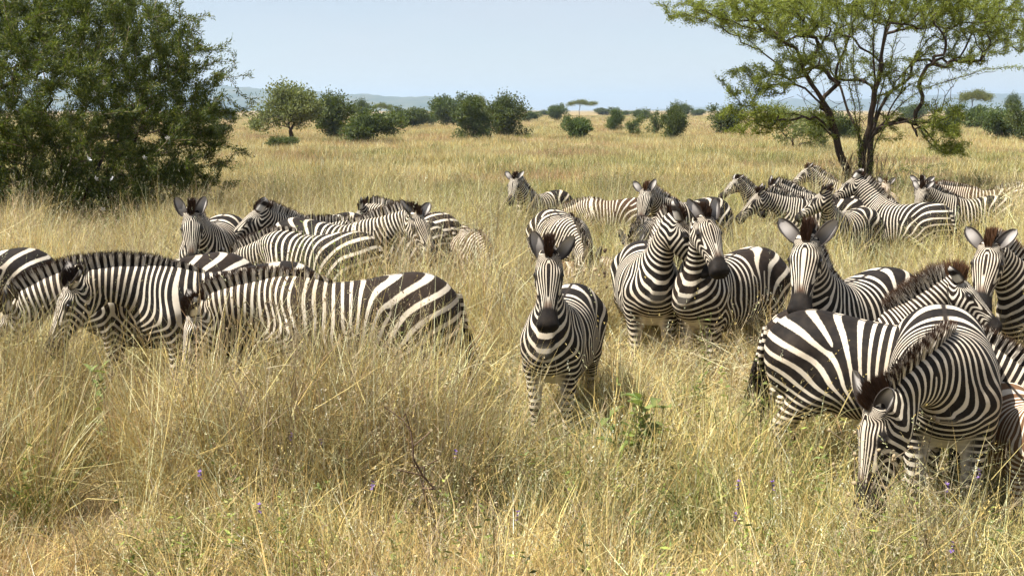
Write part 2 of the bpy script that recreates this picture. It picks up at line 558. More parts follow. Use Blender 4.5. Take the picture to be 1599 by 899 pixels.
def coat_material():
    n = NT('zebra_coat')
    ph = n.attr('ph').outputs['Fac']; du = n.attr('duty').outputs['Fac']
    rest = n.attr('rest').outputs['Vector']
    tint = n.attr('tint')
    oi = n.n('ObjectInfo')
    fine = n.noise(rest, 55, 3, .6)
    jit = n.math('MULTIPLY', n.math('SUBTRACT', fine, .5), .55)
    fk = n.n('SeparateXYZ'); n.put(fk.inputs[0], n.attr('fork').outputs['Vector'])
    p2 = n.math('MULTIPLY', ph, 2 * math.pi)
    s = n.math('ADD', n.math('MULTIPLY', n.math('SINE', p2), fk.outputs[0]), n.math('MULTIPLY', n.math('COSINE', p2), fk.outputs[1]))
    s = n.math('ADD', s, jit)
    m = n.maprange(n.math('SUBTRACT', s, du), -.20, .20, 0, 1, True)
    pt = n.noise(rest, 3.5, 3, .55)
    white = n.mix(n.maprange(pt, .35, .7), (.60, .535, .435), (.47, .39, .29))
    dark = n.mix(n.maprange(pt, .45, .75), oi.outputs['Color'], n.mix(.30, oi.outputs['Color'], (.030, .018, .011)))
    c = n.mix(m, dark, white)
    c = n.mix(tint.outputs['Alpha'], c, tint.outputs['Color'])
    dust = n.math('MULTIPLY', n.maprange(n.noise(rest, 14, 4, .65), .4, .8), .05)
    c = n.mix(dust, c, (.36, .27, .18))
    strand = n.n('Mapping'); n.put(strand.inputs['Vector'], rest); strand.inputs['Scale'].default_value = (60, 220, 220)
    b = n.principled(c, .72, .10, n.bump(n.noise(strand.outputs[0], 1.0, 2, .6), .15, .003))
    return n.finish(b.outputs[0])

def eye_material():
    n = NT('eye_glossy')
    return n.finish(n.principled((.012, .008, .006), .08, .6).outputs[0])

COAT = coat_material(); HAIR = hair_material(); EYEM = eye_material()
REST = {}
def mane_roots():
    pts = []
    for x in np.linspace(.20, .36, 8):
        pts.append(((x, 0, float(T_TOP(x)) - .012), (-.15, 0, 1), 0, .45))
    for qq in np.linspace(.14, .66, 30):
        pts.append((NB + ND * qq + NM * (float(N_TOP(qq)) - .012), NM + ND * .15, 0, 1))
    for uu in np.linspace(-.05, .045, 8):
        pts.append((HP + HD * uu + HV * (float(H_TOP(uu)) - .012), HV * .8 - HD * .75, 1, 1.0))
    C = np.array([p[0] for p in pts]); D = np.array([p[1] for p in pts]); D /= np.linalg.norm(D, axis=1)[:, None]
    # smooth the joints of the crest line
    for _ in range(3):
        C[1:-1] = .25 * C[:-2] + .5 * C[1:-1] + .25 * C[2:]
        D[1:-1] = .25 * D[:-2] + .5 * D[1:-1] + .25 * D[2:]
    L = np.concatenate([[0], np.cumsum(np.linalg.norm(np.diff(C, axis=0), axis=1))])
    H = np.array([p[2] for p in pts], float)
    return C, D / np.linalg.norm(D, axis=1)[:, None], L / L[-1], H
CREST = mane_roots()

def make_zebra(label, px, k, heading, scale=1.0, lod='far', elev=48, curl=0, yaw=0, head=None, head_down=60,
               roll=0, bend=0, dark=(.011, .009, .008), tipc=(.035, .018, .010), seed=0, tail=0.0, ears=(18, 0),
               mane=1.0, duty=0.0, fuzzy=0.0, dz=0.0, world_xy=None, thick=1.0, irr=1.0):
    """px, k: column and pixels per metre in the photograph; heading 0 away, 90 right, 180 to the camera, 270 left"""
    Z = REST[lod]
    rng = np.random.default_rng(1000 + seed)
    ray = math.degrees(math.atan2(px - 799.5, FPX)) if px is not None else 0.0     # headings are given as seen along the line of sight
    heading += ray
    if head is not None: head += ray
    head_az = 0 if head is None else ((heading - head + 180) % 360 - 180)
    pose = Pose(elev, curl, yaw, head_az, head_down, roll, bend)
    V = Z.V.copy()
    hwid = rng.uniform(.95, 1.08); hlen = rng.uniform(.95, 1.06)       # no two heads alike
    hs = Z.wh[:Z.nb, None]
    V[:Z.nb] += hs * (np.array([0, 1, 0]) * (V[:Z.nb, 1:2] * (hwid - 1)) + HD * (np.maximum(Z.u[:Z.nb, None], 0) * (hlen - 1)))
    for (i0, i1, sd), loc in zip(Z.ear, Z.earlocal):
        sp, tw = ears[0] + 7 + rng.normal(0, 5), ears[1] + rng.normal(0, 9)
        if len(ears) > 2 and sd < 0: sp, tw = ears[2], ears[3]
        E = loc @ rot_yaw(R(tw)).T                     # turn the opening
        E = E[:, [1, 0, 2]] * [1, 1, 1]                # opening (+y of the leaf) looks forward
        E = E @ rot_roll(R(-sp)).T
        E[:, 1] *= 1
        if sd < 0: E = E * [1, -1, 1]
        fr = np.stack([HD * .35 + HV * .94, [0, 1, 0], HV * .35 * 1.0 - HD * .94], 1)   # ear x: face front, z: up along the poll
        V[i0:i1] = HP + HD * .012 + HV * .060 + np.array([0, .064 * sd, 0]) + E @ fr.T
    d, dT, dN, dH, q, a, u, v = (None,) * 8
    qs = skin_q(Z.q, Z.a, Z.wh); qs[Z.nb:] = Q_HEAD + .2
    ph = stripe_field(Z.V, Z.wh, Z.u, Z.v, Z.q, Z.wx, 50 + seed * 7, irr)
    if thick != 1.0:
        V[:Z.nb, 1] *= 1 + (thick - 1) * (1 - Z.wh[:Z.nb])
    W = pose.apply(V, qs) * scale
    du = Z.duty + duty + (.13 if lod == 'far' else .06 if lod == 'mid' else 0)
    if px is None: X, Y = world_xy
    else:
        Y = FPX / k; X = (px - 799.5) / k
    me = make_mesh('zebra', W, Z.Q, COAT, True, {'ph': ('FLOAT', ph), 'duty': ('FLOAT', du), 'fork': ('FLOAT_VECTOR', fork_field(Z.V, 90 + seed)),
         'rest': ('FLOAT_VECTOR', Z.V + seed * 1.7), 'tint': ('FLOAT_COLOR', Z.T)})
    o = add_obj('zebra', me, None, (X, Y, dz))
    o.rotation_euler = (0, 0, R(90 - heading))
    o.color = tuple(dark) + (1.0,)
    tag(o, label, 'zebra', 'zebras of the herd')
    # mane
    C, D, L, Hd = CREST
    nh = {'near': 3600, 'mid': 1300, 'far': 500}[lod]
    wid = {'near': .0055, 'mid': .009, 'far': .014}[lod]
    t = np.sort(rng.random(nh))
    root = np.stack([np.interp(t, L, C[:, i]) for i in range(3)], 1)
    dr = np.stack([np.interp(t, L, D[:, i]) for i in range(3)], 1)
    hd = np.interp(t, L, Hd)
    lat = rng.uniform(-1, 1, nh)
    root[:, 1] += lat * .017 * (1 + .5 * hd)
    hgt = np.interp(t, [0, .10, .25, .6, .85, .95, 1], [.03, .07, .115, .13, .13, .125, .10]) * rng.uniform(.78, 1.08, nh) * mane
    hgt = hgt * np.where(rng.random(nh) < .08, 1.15, 1)
    dr = dr + np.stack([rng.normal(0, .06 + fuzzy * .12, nh), lat * .13 + rng.normal(0, .05 + fuzzy * .1, nh), rng.normal(0, .06 + fuzzy * .1, nh)], 1)
    dr /= np.linalg.norm(dr, axis=1)[:, None]
    tang = np.stack([np.interp(t, L, np.gradient(C[:, i])) for i in range(3)], 1); tang /= np.linalg.norm(tang, axis=1)[:, None]
    ang = rng.uniform(0, math.pi, nh)
    side = tang * np.cos(ang)[:, None] + np.array([0, 1, 0]) * np.sin(ang)[:, None]
    w2 = wid * rng.uniform(.6, 1.2, nh)
    MV = np.stack([root - side * w2[:, None] * .5, root + side * w2[:, None] * .5,
                   root + dr * (hgt * .72)[:, None] + side * w2[:, None] * .42, root + dr * (hgt * .72)[:, None] - side * w2[:, None] * .42,
                   root + dr * hgt[:, None]], 1)
    rel = root - NB; rq = rel @ ND; ra = rel @ NM
    relh = root - HP; ru = relh @ HD; rv = relh @ HV
    rwh = hd
    rph = stripe_field(root * [1, 0, 1], np.zeros(nh), ru, rv, rq, np.zeros(nh), 50 + seed * 7, irr)
    rph = rph + fork_angle(root, 90 + seed) / (2 * math.pi)
    rqs = skin_q(rq, ra, rwh)
    rqs = np.maximum.accumulate(rqs)
    P5 = MV.reshape(-1, 3)
    MW = pose.apply(P5, np.repeat(rqs, 5)) * scale
    tip = np.tile([0, 0, .46, .46, 1.0], nh)
    tip = np.clip(tip + np.repeat(sstep(.45, .8, hd) * .6, 5), 0, 1)
    b = np.arange(nh) * 5
    F4 = np.stack([b, b + 1, b + 2, b + 3], 1); F3 = np.stack([b + 3, b + 2, b + 4], 1)
    mm = make_mesh('mane', MW, [F4, F3], HAIR, False, {'ph': ('FLOAT', np.repeat(rph, 5)), 'tip': ('FLOAT', tip)})
    mo = add_obj('mane', mm, o); mo.color = tuple(tipc) + (1,)
    # eyes
    ico = ICO
    for sd in (1, -1):
        c = HP + HD * EYE[0] * hlen + HV * EYE[1] + np.array([0, sd * (EYE[2] + .004) * hwid, 0])
        ev = c + ico[0] * .021
        ew = pose.apply(ev, np.full(len(ev), Q_HEAD + .2)) * scale
        add_obj('eye', make_mesh('eye', ew, ico[1], EYEM), o)
    # tail: striped dock and dark tuft
    n, m = 9, 8
    tt = np.linspace(0, 1, n)
    sw = tail
    cx = -.735 - .05 * np.sin(tt * 2.2) - .05 * tt; cz = 1.13 - .50 * tt - .02 * np.sin(tt * 3); cy = sw * tt ** 2 * .3
    cen = np.stack([cx, cy, cz], 1)
    rad = np.interp(tt, [0, .15, 1], [.034, .026, .016])
    aa = np.linspace(0, 2 * math.pi, m, endpoint=False)
    TV = (cen[:, None, :] + rad[:, None, None] * np.stack([np.cos(aa), np.sin(aa), np.zeros(m)], 1)[None]).reshape(-1, 3)
    i, j = np.meshgrid(np.arange(n - 1), np.arange(m), indexing='ij')
    TF = np.stack([i * m + j, i * m + (j + 1) % m, (i + 1) * m + (j + 1) % m, (i + 1) * m + j], -1).reshape(-1, 4)
    tv = pose.apply(TV, np.full(len(TV), -1.0)) * scale
    tm = make_mesh('tail', tv, TF, COAT, True, {'ph': ('FLOAT', np.repeat(tt * 9.0, m)), 'duty': ('FLOAT', np.full(n * m, .2)), 'fork': ('FLOAT_VECTOR', np.tile([1.0, 0, 0], (n * m, 1))),
         'rest': ('FLOAT_VECTOR', TV), 'tint': ('FLOAT_COLOR', np.stack([np.full(n*m, .015)]*3 + [np.repeat(sstep(.75, .95, tt), m)], 1))})
    to = add_obj('tail', tm, o); to.color = tuple(dark) + (1,)
    nhh = 160 if lod == 'near' else 60
    t0 = rng.uniform(.45, 1.0, nhh)
    rt = np.stack([np.interp(t0, tt, cen[:, i]) for i in range(3)], 1) + rng.normal(0, .012, (nhh, 3))
    ln = rng.uniform(.22, .42, nhh) * (.6 + .5 * t0)
    out = rng.normal(0, .035, (nhh, 3)); out[:, 1] += sw * .22; out[:, 0] -= .02
    w2 = .006 if lod == 'near' else .011
    sv = np.stack([np.cos(np.arange(nhh)), np.sin(np.arange(nhh)), np.zeros(nhh)], 1) * w2
    mid = rt + out * .7 + np.array([0, 0, -.55]) * ln[:, None]; end = rt + out * 1.1 + np.array([0, 0, -1]) * ln[:, None]
    HV5 = np.stack([rt - sv, rt + sv, mid + sv, mid - sv, end], 1).reshape(-1, 3)
    hw5 = pose.apply(HV5, np.full(len(HV5), -1.0)) * scale
    b = np.arange(nhh) * 5
    hm = make_mesh('tuft', hw5, [np.stack([b, b+1, b+2, b+3], 1), np.stack([b+3, b+2, b+4], 1)], HAIR, False,
                   {'ph': ('FLOAT', np.full(len(HV5), .75)), 'tip': ('FLOAT', np.full(len(HV5), .3))})
    ho = add_obj('tuft', hm, to); ho.color = (.015, .012, .010, 1)
    return o

def ico_sphere(sub=2):
    bm = bmesh.new(); bmesh.ops.create_icosphere(bm, subdivisions=sub, radius=1.0)
    v = np.array([x.co[:] for x in bm.verts]); f = np.array([[q.index for q in p.verts] for p in bm.faces]); bm.free()
    return v, f
ICO = ico_sphere(2)

# ------------------------------------------------------------------ ground, hills
def ground_z(x, y):
    return np.zeros_like(np.asarray(x, float))

def ground_material():
    n = NT('savanna_ground')
    pos = n.n('NewGeometry').outputs['Position']
    big = n.noise(pos, .045, 4, .6)
    fine = n.noise(pos, 9.0, 4, .7)
    strk = n.n('Mapping'); n.put(strk.inputs['Vector'], pos); strk.inputs['Scale'].default_value = (.05, .012, .05)
    band = n.noise(strk.outputs[0], 1.0, 4, .6)
    c = n.ramp(big, [(.30, (.20, .17, .070)), (.45, (.27, .20, .10)), (.60, (.31, .22, .115)), (.75, (.25, .165, .085))])
    c = n.mix(n.maprange(band, .50, .66), c, (.17, .165, .060))
    c = n.mix(n.maprange(fine, .35, .75, 0, .45), c, (.12, .085, .045))
    return n.finish(n.principled(c, .95, .05, n.bump(fine, .6, .05)).outputs[0])
G_S = 9000.0
gm = make_mesh('ground', [(-G_S, -200, 0), (G_S, -200, 0), (G_S, 12000, 0), (-G_S, 12000, 0)], np.array([[0, 1, 2, 3]]), ground_material(), False)
ground = tag(add_obj('ground', gm), kind='structure')

def hill_material():
    n = NT('wooded_hill')
    pos = n.n('NewGeometry').outputs['Position']
    c = n.ramp(n.noise(pos, .012, 5, .7), [(.35, (.030, .045, .018)), (.5, (.055, .065, .028)), (.65, (.12, .105, .05))])
    return n.finish(n.principled(c, 1.0, .0).outputs[0])
HILLM = hill_material()
def ridge(name, dist, depth, prof, seed):
    """a ridge whose crest runs through (photo column, height in m)"""
    rs = np.random.default_rng(seed)
    px = np.linspace(prof[0][0], prof[-1][0], 260)
    hh = np.interp(px, [p[0] for p in prof], [p[1] for p in prof])
    X = (px - 799.5) / FPX * dist
    rows = 14; hh = hh * 1.18
    V = []
    for j in range(rows):
        t = j / (rows - 1)
        env = math.sin(math.pi * min(t * 1.0, 1.0)) ** .8 if 0 < t < 1 else 0.0
        P = np.stack([X * .004, np.full_like(X, j * .9), np.zeros_like(X)], 1)
        nz = wave_noise(P, seed, 6.0) * .10 + wave_noise(P, seed + 5, 22.0) * .05
        bump = rs.random(len(X)) * 3.2
        V.append(np.stack([X, np.full_like(X, dist - depth / 2 + depth * t) + wave_noise(P, seed + 2, 4) * 60,
                           np.maximum(hh * env * (1 + nz) + bump * env, -1.0) - (1.0 if env == 0 else 0)], 1))
    V = np.concatenate(V); m = len(X)
    i, j = np.meshgrid(np.arange(rows - 1), np.arange(m - 1), indexing='ij')
    F = np.stack([i * m + j, i * m + j + 1, (i + 1) * m + j + 1, (i + 1) * m + j], -1).reshape(-1, 4)
    return tag(add_obj(name, make_mesh(name, V, F, HILLM, True)), kind='structure')
ridge('hills', 4600.0, 1500.0, [(-500, 60), (-100, 95), (150, 90), (310, 82), (370, 80), (430, 70), (520, 58), (600, 46), (690, 42), (730, 26), (770, 8), (820, 0)], 11)
ridge('hills_beyond', 6400.0, 1500.0, [(1000, 0), (1120, 18), (1190, 42), (1230, 52), (1300, 40), (1420, 66), (1530, 74), (1650, 80), (2000, 60)], 12)

# ------------------------------------------------------------------ plants: shared pieces
def leaf_material(name, c0, c1, c2, trans=.35):
    n = NT(name)
    r = n.attr('lr').outputs['Fac']
    oi = n.n('ObjectInfo')
    c = n.ramp(r, [(0.0, c0), (.55, c1), (1.0, c2)])
    hsv = n.n('HueSaturation')
    n.put(hsv.inputs['Hue'], n.maprange(oi.outputs['Random'], 0, 1, .487, .513))
    n.put(hsv.inputs['Value'], n.maprange(oi.outputs['Random'], 0, 1, .85, 1.15))
    n.put(hsv.inputs['Color'], c)
    c = hsv.outputs[0]
    d = n.principled(c, .6, .25)
    t = n.n('BsdfTranslucent'); n.put(t.inputs['Color'], n.mix(.5, c, (.18, .24, .02)))
    m = n.n('MixShader'); m.inputs[0].default_value = trans
    n.t.links.new(d.outputs[0], m.inputs[1]); n.t.links.new(t.outputs[0], m.inputs[2])
    return n.finish(m.outputs[0])
def bark_material(name, c0, c1):
    n = NT(name)
    pos = n.n('TexCoord').outputs['Object']
    mp = n.n('Mapping'); n.put(mp.inputs['Vector'], pos); mp.inputs['Scale'].default_value = (9, 9, 2.2)
    a = n.noise(mp.outputs[0], 1.5, 5, .65)
    c = n.ramp(a, [(.3, c0), (.7, c1)])
    return n.finish(n.principled(c, .9, .1, n.bump(a, .8, .03)).outputs[0])
LEAF_ACACIA = leaf_material('acacia_leaf', (.11, .128, .021), (.19, .215, .034), (.31, .315, .06), .45)
LEAF_THORN = leaf_material('thorn_bush_leaf', (.027, .046, .009), (.054, .084, .015), (.20, .22, .040), .30)
LEAF_DARK = leaf_material('dark_bush_leaf', (.034, .052, .014), (.060, .085, .022), (.11, .125, .035), .25)
LEAF_PALE = leaf_material('pale_tree_leaf', (.10, .115, .036), (.15, .17, .055), (.21, .22, .075), .30)
LEAF_WEED = leaf_material('weed_leaf', (.09, .13, .04), (.15, .20, .06), (.24, .26, .08), .35)
LEAF_GREY = leaf_material('dry_leaf', (.16, .12, .06), (.24, .19, .10), (.33, .27, .15), .25)
BARK = bark_material('acacia_bark', (.022, .016, .012), (.085, .062, .045))
TWIG = bark_material('dry_twig', (.10, .075, .05), (.26, .20, .13))
STEMM = bark_material('green_stem', (.11, .13, .05), (.22, .22, .09))

class Skeleton:
    def __init__(self):
        self.P = []; self.par = []; self.D = []
    def add(self, p, par):
        p = np.asarray(p, float)
        self.P.append(p); self.par.append(par)
        d = p - self.P[par] if par >= 0 else np.array([0, 0, 1.0])
        self.D.append(d / (np.linalg.norm(d) + 1e-9))
        return len(self.P) - 1
    def limb(self, pts, par=-1, step=.35, rng=None, jit=.03):
        pts = np.asarray(pts, float)
        L = np.concatenate([[0], np.cumsum(np.linalg.norm(np.diff(pts, axis=0), axis=1))])
        n = max(2, int(L[-1] / step))
        cs = [Curve1(L, pts[:, i]) if len(pts) > 2 else None for i in range(3)]
        last = par
        s0 = 0 if par < 0 else 1
        for i in range(s0, n + 1):
            s = L[-1] * i / n
            p = np.array([cs[k](s) if cs[k] else np.interp(s, L, pts[:, k]) for k in range(3)])
            if rng is not None and 0 < i: p = p + rng.normal(0, jit, 3)
            last = self.add(p, last)
        return last
    def reach(self, target, rng, step=.22, base_pull=.0, root=None, minz=None, sag=.0):
        A = np.array(self.P)
        d = np.linalg.norm(A - target, axis=1)
        if root is not None:
            d = d + base_pull * np.maximum(np.linalg.norm(A - root, axis=1) - np.linalg.norm(target - root) * .9, 0)
        # do not branch from below straight up through everything: favour nodes pointing our way
        v = (target - A) / (np.linalg.norm(target - A, axis=1)[:, None] + 1e-6)
        d = d * (1.25 - .35 * (v * np.array(self.D)).sum(1))
        i = int(np.argmin(d))
        p0 = A[i]; L = np.linalg.norm(target - p0)
        n = max(1, int(L / step))
        d0 = self.D[i]
        c1 = p0 + d0 * L * .35
        last = i
        for k in range(1, n + 1):
            t = k / n
            p = (1-t)**2 * p0 + 2*t*(1-t) * c1 + t*t * target
            p = p + rng.normal(0, .035 * L * (1 - t) * .5 + .008, 3) - np.array([0, 0, sag * t * (1 - t) * L])
            last = self.add(p, last)
        return last
    def radii(self, tip, power=2.4, rmax=None):
        n = len(self.P); w = np.zeros(n)
        kids = np.zeros(n, int)
        for i in range(n):
            if self.par[i] >= 0: kids[self.par[i]] += 1
        for i in range(n - 1, -1, -1):
            if kids[i] == 0: w[i] += 1
            if self.par[i] >= 0: w[self.par[i]] += w[i]
        r = tip * w ** (1 / power)
        return (r if rmax is None else np.minimum(r, rmax)), kids
    def tubes(self, r, lo=0.0, hi=9.0):
        """frusta for every node-parent edge whose radius lies in [lo, hi)"""
        P = np.array(self.P); par = np.array(self.par)
        idx = np.where((par >= 0) & (r >= lo) & (r < hi))[0]
        VV, FF = [], []
        base = 0
        for thick in (True, False):
            ii = idx[(r[idx] > .02) == thick]
            if not len(ii): continue
            m = 7 if thick else 3
            a, b = P[par[ii]], P[ii]
            d = b - a; d /= np.linalg.norm(d, axis=1)[:, None] + 1e-9
            up = np.where(np.abs(d[:, 2:3]) > .9, np.array([[1.0, 0, 0]]), np.array([[0, 0, 1.0]]))
            s = np.cross(d, up); s /= np.linalg.norm(s, axis=1)[:, None]
            t = np.cross(d, s)
            ang = np.linspace(0, 2 * math.pi, m, endpoint=False)
            ring = s[:, None] * np.cos(ang)[None, :, None] + t[:, None] * np.sin(ang)[None, :, None]
            rp = np.minimum(r[par[ii]], r[ii] * 1.35)
            A = (a - d * r[ii][:, None] * .2)[:, None] + ring * rp[:, None, None]; B = (b + d * r[ii][:, None] * .25)[:, None] + ring * r[ii][:, None, None]
            V = np.concatenate([A, B], 1).reshape(-1, 3)
            o = base + np.arange(len(ii))[:, None] * 2 * m
            j = np.arange(m)[None]
            F = np.stack([o + j, o + (j + 1) % m, o + m + (j + 1) % m, o + m + j], -1).reshape(-1, 4)
            VV.append(V); FF.append(F); base += len(V)
        return np.concatenate(VV), np.concatenate(FF)

def leaf_quads(C, D, rng, length, width, up=.25, rnd=.55, var=.22):
    """one bent leaf (two quads folded) per centre C, roughly along D"""
    n = len(C)
    D = D + rng.normal(0, rnd, (n, 3)); D[:, 2] += up
    D /= np.linalg.norm(D, axis=1)[:, None]
    S = np.cross(D, rng.normal(size=(n, 3))); S /= np.linalg.norm(S, axis=1)[:, None] + 1e-9
    l = length * rng.uniform(.6, 1.35, n)[:, None]; w = width * rng.uniform(.7, 1.3, n)[:, None]
    V = np.stack([C, C + D * l * .5 + S * w * .5, C + D * l, C + D * l * .5 - S * w * .5], 1).reshape(-1, 3)
    F = np.arange(n * 4).reshape(-1, 4)
    lr = np.repeat(np.clip(rng.normal(.45, var, n), 0, 1), 4)
    return V, F, lr

def px_at(px, py, Y):
    """world point seen at photograph pixel (px, py) at distance Y along the view's ground direction"""
    dx = (px - 799.5) / FPX; dy = -(py - 449.5) / FPX
    c, s = math.cos(TILT), math.sin(TILT)
    d = np.array([dx, c + dy * s, -s + dy * c])
    return np.array([0, 0, CAM_H]) + d * (Y / d[1])

# ------------------------------------------------------------------ the acacia on the right
def acacia():
    rng = np.random.default_rng(5)
    Y = 32.0
    b0 = px_at(1345, 268, Y); b0[2] = 0
    def pt(px, py, dy): return px_at(px, py, Y) + np.array([0, dy, 0]) - b0
    S = Skeleton(); S.add((0, 0, -.25), -1)
    limbs = [   # (column, row, depth offset) of the stems that fan out from the foot
        [(1338, 330, .1), (1322, 268, .0), (1303, 215, -.2), (1283, 165, -.5), (1255, 130, -.8), (1225, 80, -1.3), (1195, 52, -1.8)],
        [(1338, 330, -.3), (1336, 262, -.3), (1334, 220, -.5), (1328, 170, -.9), (1312, 120, -1.3), (1302, 70, -1.7), (1296, 20, -2.0)],
        [(1362, 330, .2), (1360, 262, .2), (1366, 215, .4), (1384, 165, .8), (1408, 110, 1.2), (1428, 60, 1.5), (1446, 10, 1.8)],
        [(1356, 330, -.3), (1354, 262, -.3), (1360, 225, -.5), (1372, 185, -.8), (1402, 150, -1.2), (1445, 128, -1.6), (1500, 112, -1.9), (1545, 108, -2.0)],
        [(1300, 215, -.2), (1290, 170, .2), (1262, 110, .7), (1240, 55, 1.2), (1225, 15, 1.5)],
        [(1350, 330, 0), (1346, 262, 0), (1352, 215, 0), (1363, 160, -.1), (1368, 110, -.3), (1372, 60, -.5), (1380, 5, -.8), (1390, -40, -1.0)],
        [(1352, 225, .2), (1340, 190, .5), (1325, 130, 1.0), (1300, 60, 1.5), (1275, 10, 1.9), (1265, -30, 2.1)],
        [(1358, 222, -.2), (1376, 185, -.4), (1388, 150, -.8), (1400, 95, -1.3), (1420, 40, -1.6), (1455, -10, -1.9)],
        [(1360, 215, .3), (1385, 175, .6), (1420, 130, 1.1), (1465, 85, 1.6), (1510, 55, 1.8), (1560, 30, 1.9)],
        [(1363, 160, -.1), (1350, 110, -.9), (1335, 50, -1.6), (1330, 0, -2.0), (1322, -40, -2.3)],
        [(1388, 150, -.8), (1430, 115, -1.3), (1480, 95, -1.6), (1530, 80, -1.7), (1570, 62, -1.8)],
        [(1283, 165, -.5), (1255, 150, -1.0), (1215, 128, -1.5), (1180, 118, -1.9), (1150, 130, -2.1), (1135, 165, -2.2)],
        [(1376, 200, -.3), (1410, 190, -.9), (1440, 200, -1.3), (1465, 225, -1.5)],
        [(1225, 80, -1.3), (1170, 60, -1.9), (1110, 40, -2.3), (1050, 20, -2.6)],
        [(1368, 110, -.3), (1395, 50, .6), (1430, 0, 1.3), (1470, -30, 1.7)],
        [(1325, 130, 1.0), (1345, 70, 1.6), (1370, 10, 2.1)],
        [(1300, 215, -.2), (1272, 185, .5), (1235, 178, 1.0), (1205, 190, 1.2)],
        [(1346, 240, .1), (1332, 205, -.5), (1318, 170, -1.0), (1300, 120, -1.5), (1285, 60, -2.0), (1270, 20, -2.3)],
    ]
    for L in limbs:
        P = [pt(*q) for q in L]
        if len(S.P) > 1 and L[0][1] < 300:
            i = int(np.argmin(np.linalg.norm(np.array(S.P) - P[0], axis=1)))
            P[0] = S.P[i]; S.limb(P, i, .30, rng, .03)
        else:
            P[0][2] = -.1; S.limb([np.array(S.P[0])] + P, 0, .30, rng, .02)
    vols = [  # column, row, half width px, half height px, depth centre, depth radius, twigs
        (1100, 22, 95, 26, -2.0, 1.2, 110), (1190, 30, 95, 45, -1.0, 2.0, 190), (1290, 0, 110, 60, .0, 2.6, 260),
        (1400, -10, 110, 60, .0, 2.6, 260), (1500, 10, 90, 55, .2, 2.2, 220), (1570, 40, 70, 50, .3, 1.9, 150),
        (1235, 95, 60, 30, -1.0, 1.3, 90), (1160, 130, 60, 26, -1.8, .8, 90), (1135, 180, 36, 36, -2.1, .6, 50), (1178, 190, 30, 22, -1.6, .6, 30),
        (1440, 190, 40, 42, -1.1, .9, 80), (1460, 228, 24, 14, -1.3, .5, 35), (1400, 120, 60, 40, .2, 1.5, 60), (1320, 90, 80, 50, .2, 1.6, 70),
        (1490, 90, 65, 26, .5, 1.5, 60), (1280, 190, 26, 40, -.2, .7, 34), (1390, 195, 30, 30, .2, .7, 24), (1215, 175, 30, 22, .9, .6, 26)]
    T = []
    for cx, cy, rx, ry, dc, dr, n in vols:
        for _ in range(int(n * (1.45 if cy < 60 else 1.1))):
            v = rng.normal(size=3); v *= rng.random() ** .4 / np.linalg.norm(v)
            T.append(pt(cx + v[0] * rx, cy + v[2] * ry, dc + v[1] * dr))
    T = np.array(T); root = np.array([0, 0, 1.0])
    order = np.argsort(np.linalg.norm(T - root, axis=1))
    for i in order:
        S.reach(T[i], rng, .18, .15, root)
    nleafy = len(S.P)
    for _ in range(420):                               # leafless twigs through the open middle of the crown
        cx, cy = rng.uniform(1215, 1510), rng.uniform(45, 215)
        if abs(cx - 1350) > (235 - cy) * .95 + 25: continue
        S.reach(pt(cx, cy, rng.normal(0, 1.2)), rng, .18, .1, root)
    r, kids = S.radii(.0060, 2.2, .24)
    P = np.array(S.P); D = np.array(S.D)
    r = np.where(r > .03, r * (1 + .35 * np.exp(-np.maximum(P[:, 2], 0) / 1.0)), r)
    tr = tag(empty('acacia_tree', b0), 'tall spreading acacia with dark forked trunks behind the zebras on the right', 'tree')
    V, F = S.tubes(r, .034, 9); add_obj('trunk', make_mesh('trunk', V, F, BARK), tr)
    V, F = S.tubes(r, 0, .034); add_obj('branches', make_mesh('branches', V, F, BARK), tr)
    thin = np.where((r < .020) & (np.arange(len(r)) < nleafy))[0]
    par = np.array(S.par)
    C = []; DD = []
    for i in thin:                                     # feathery sprays along the twigs
        n = 92 if kids[i] == 0 else 62
        a = P[par[i]] if par[i] >= 0 else P[i]
        t = rng.random((n, 1))
        C.append(a + (P[i] - a) * t + D[i] * rng.normal(0, .08, (n, 1)) + rng.normal(0, .04, (n, 3)))
        DD.append(np.repeat(D[i][None], n, 0) * .7)
    C = np.concatenate(C); DD = np.concatenate(DD)
    V, F, lr = leaf_quads(C, DD, rng, .068, .019, -.10, .45, .26)
    add_obj('crown', make_mesh('crown', V, F, LEAF_ACACIA, False, {'lr': ('FLOAT', lr)}), tr)
    # dry creepers and suckers round the foot
    S2 = Skeleton()
    for k in range(90):
        a = rng.uniform(0, 6.28); p = np.array([math.cos(a) * .45, math.sin(a) * .4, -.05]) + [rng.normal(0, .25), 0, 0]
        q = p + [rng.normal(0, .35), rng.normal(0, .2), rng.uniform(.5, 1.5)]
        S2.limb([p, (p + q) / 2 + rng.normal(0, .12, 3), q], -1, .12, rng, .02)
    V, F = S2.tubes(np.full(len(S2.P), .008)); tag(add_obj('creeper_stems', make_mesh('creeper_stems', V, F, TWIG), tr), kind='stuff')
    return tr
acacia()

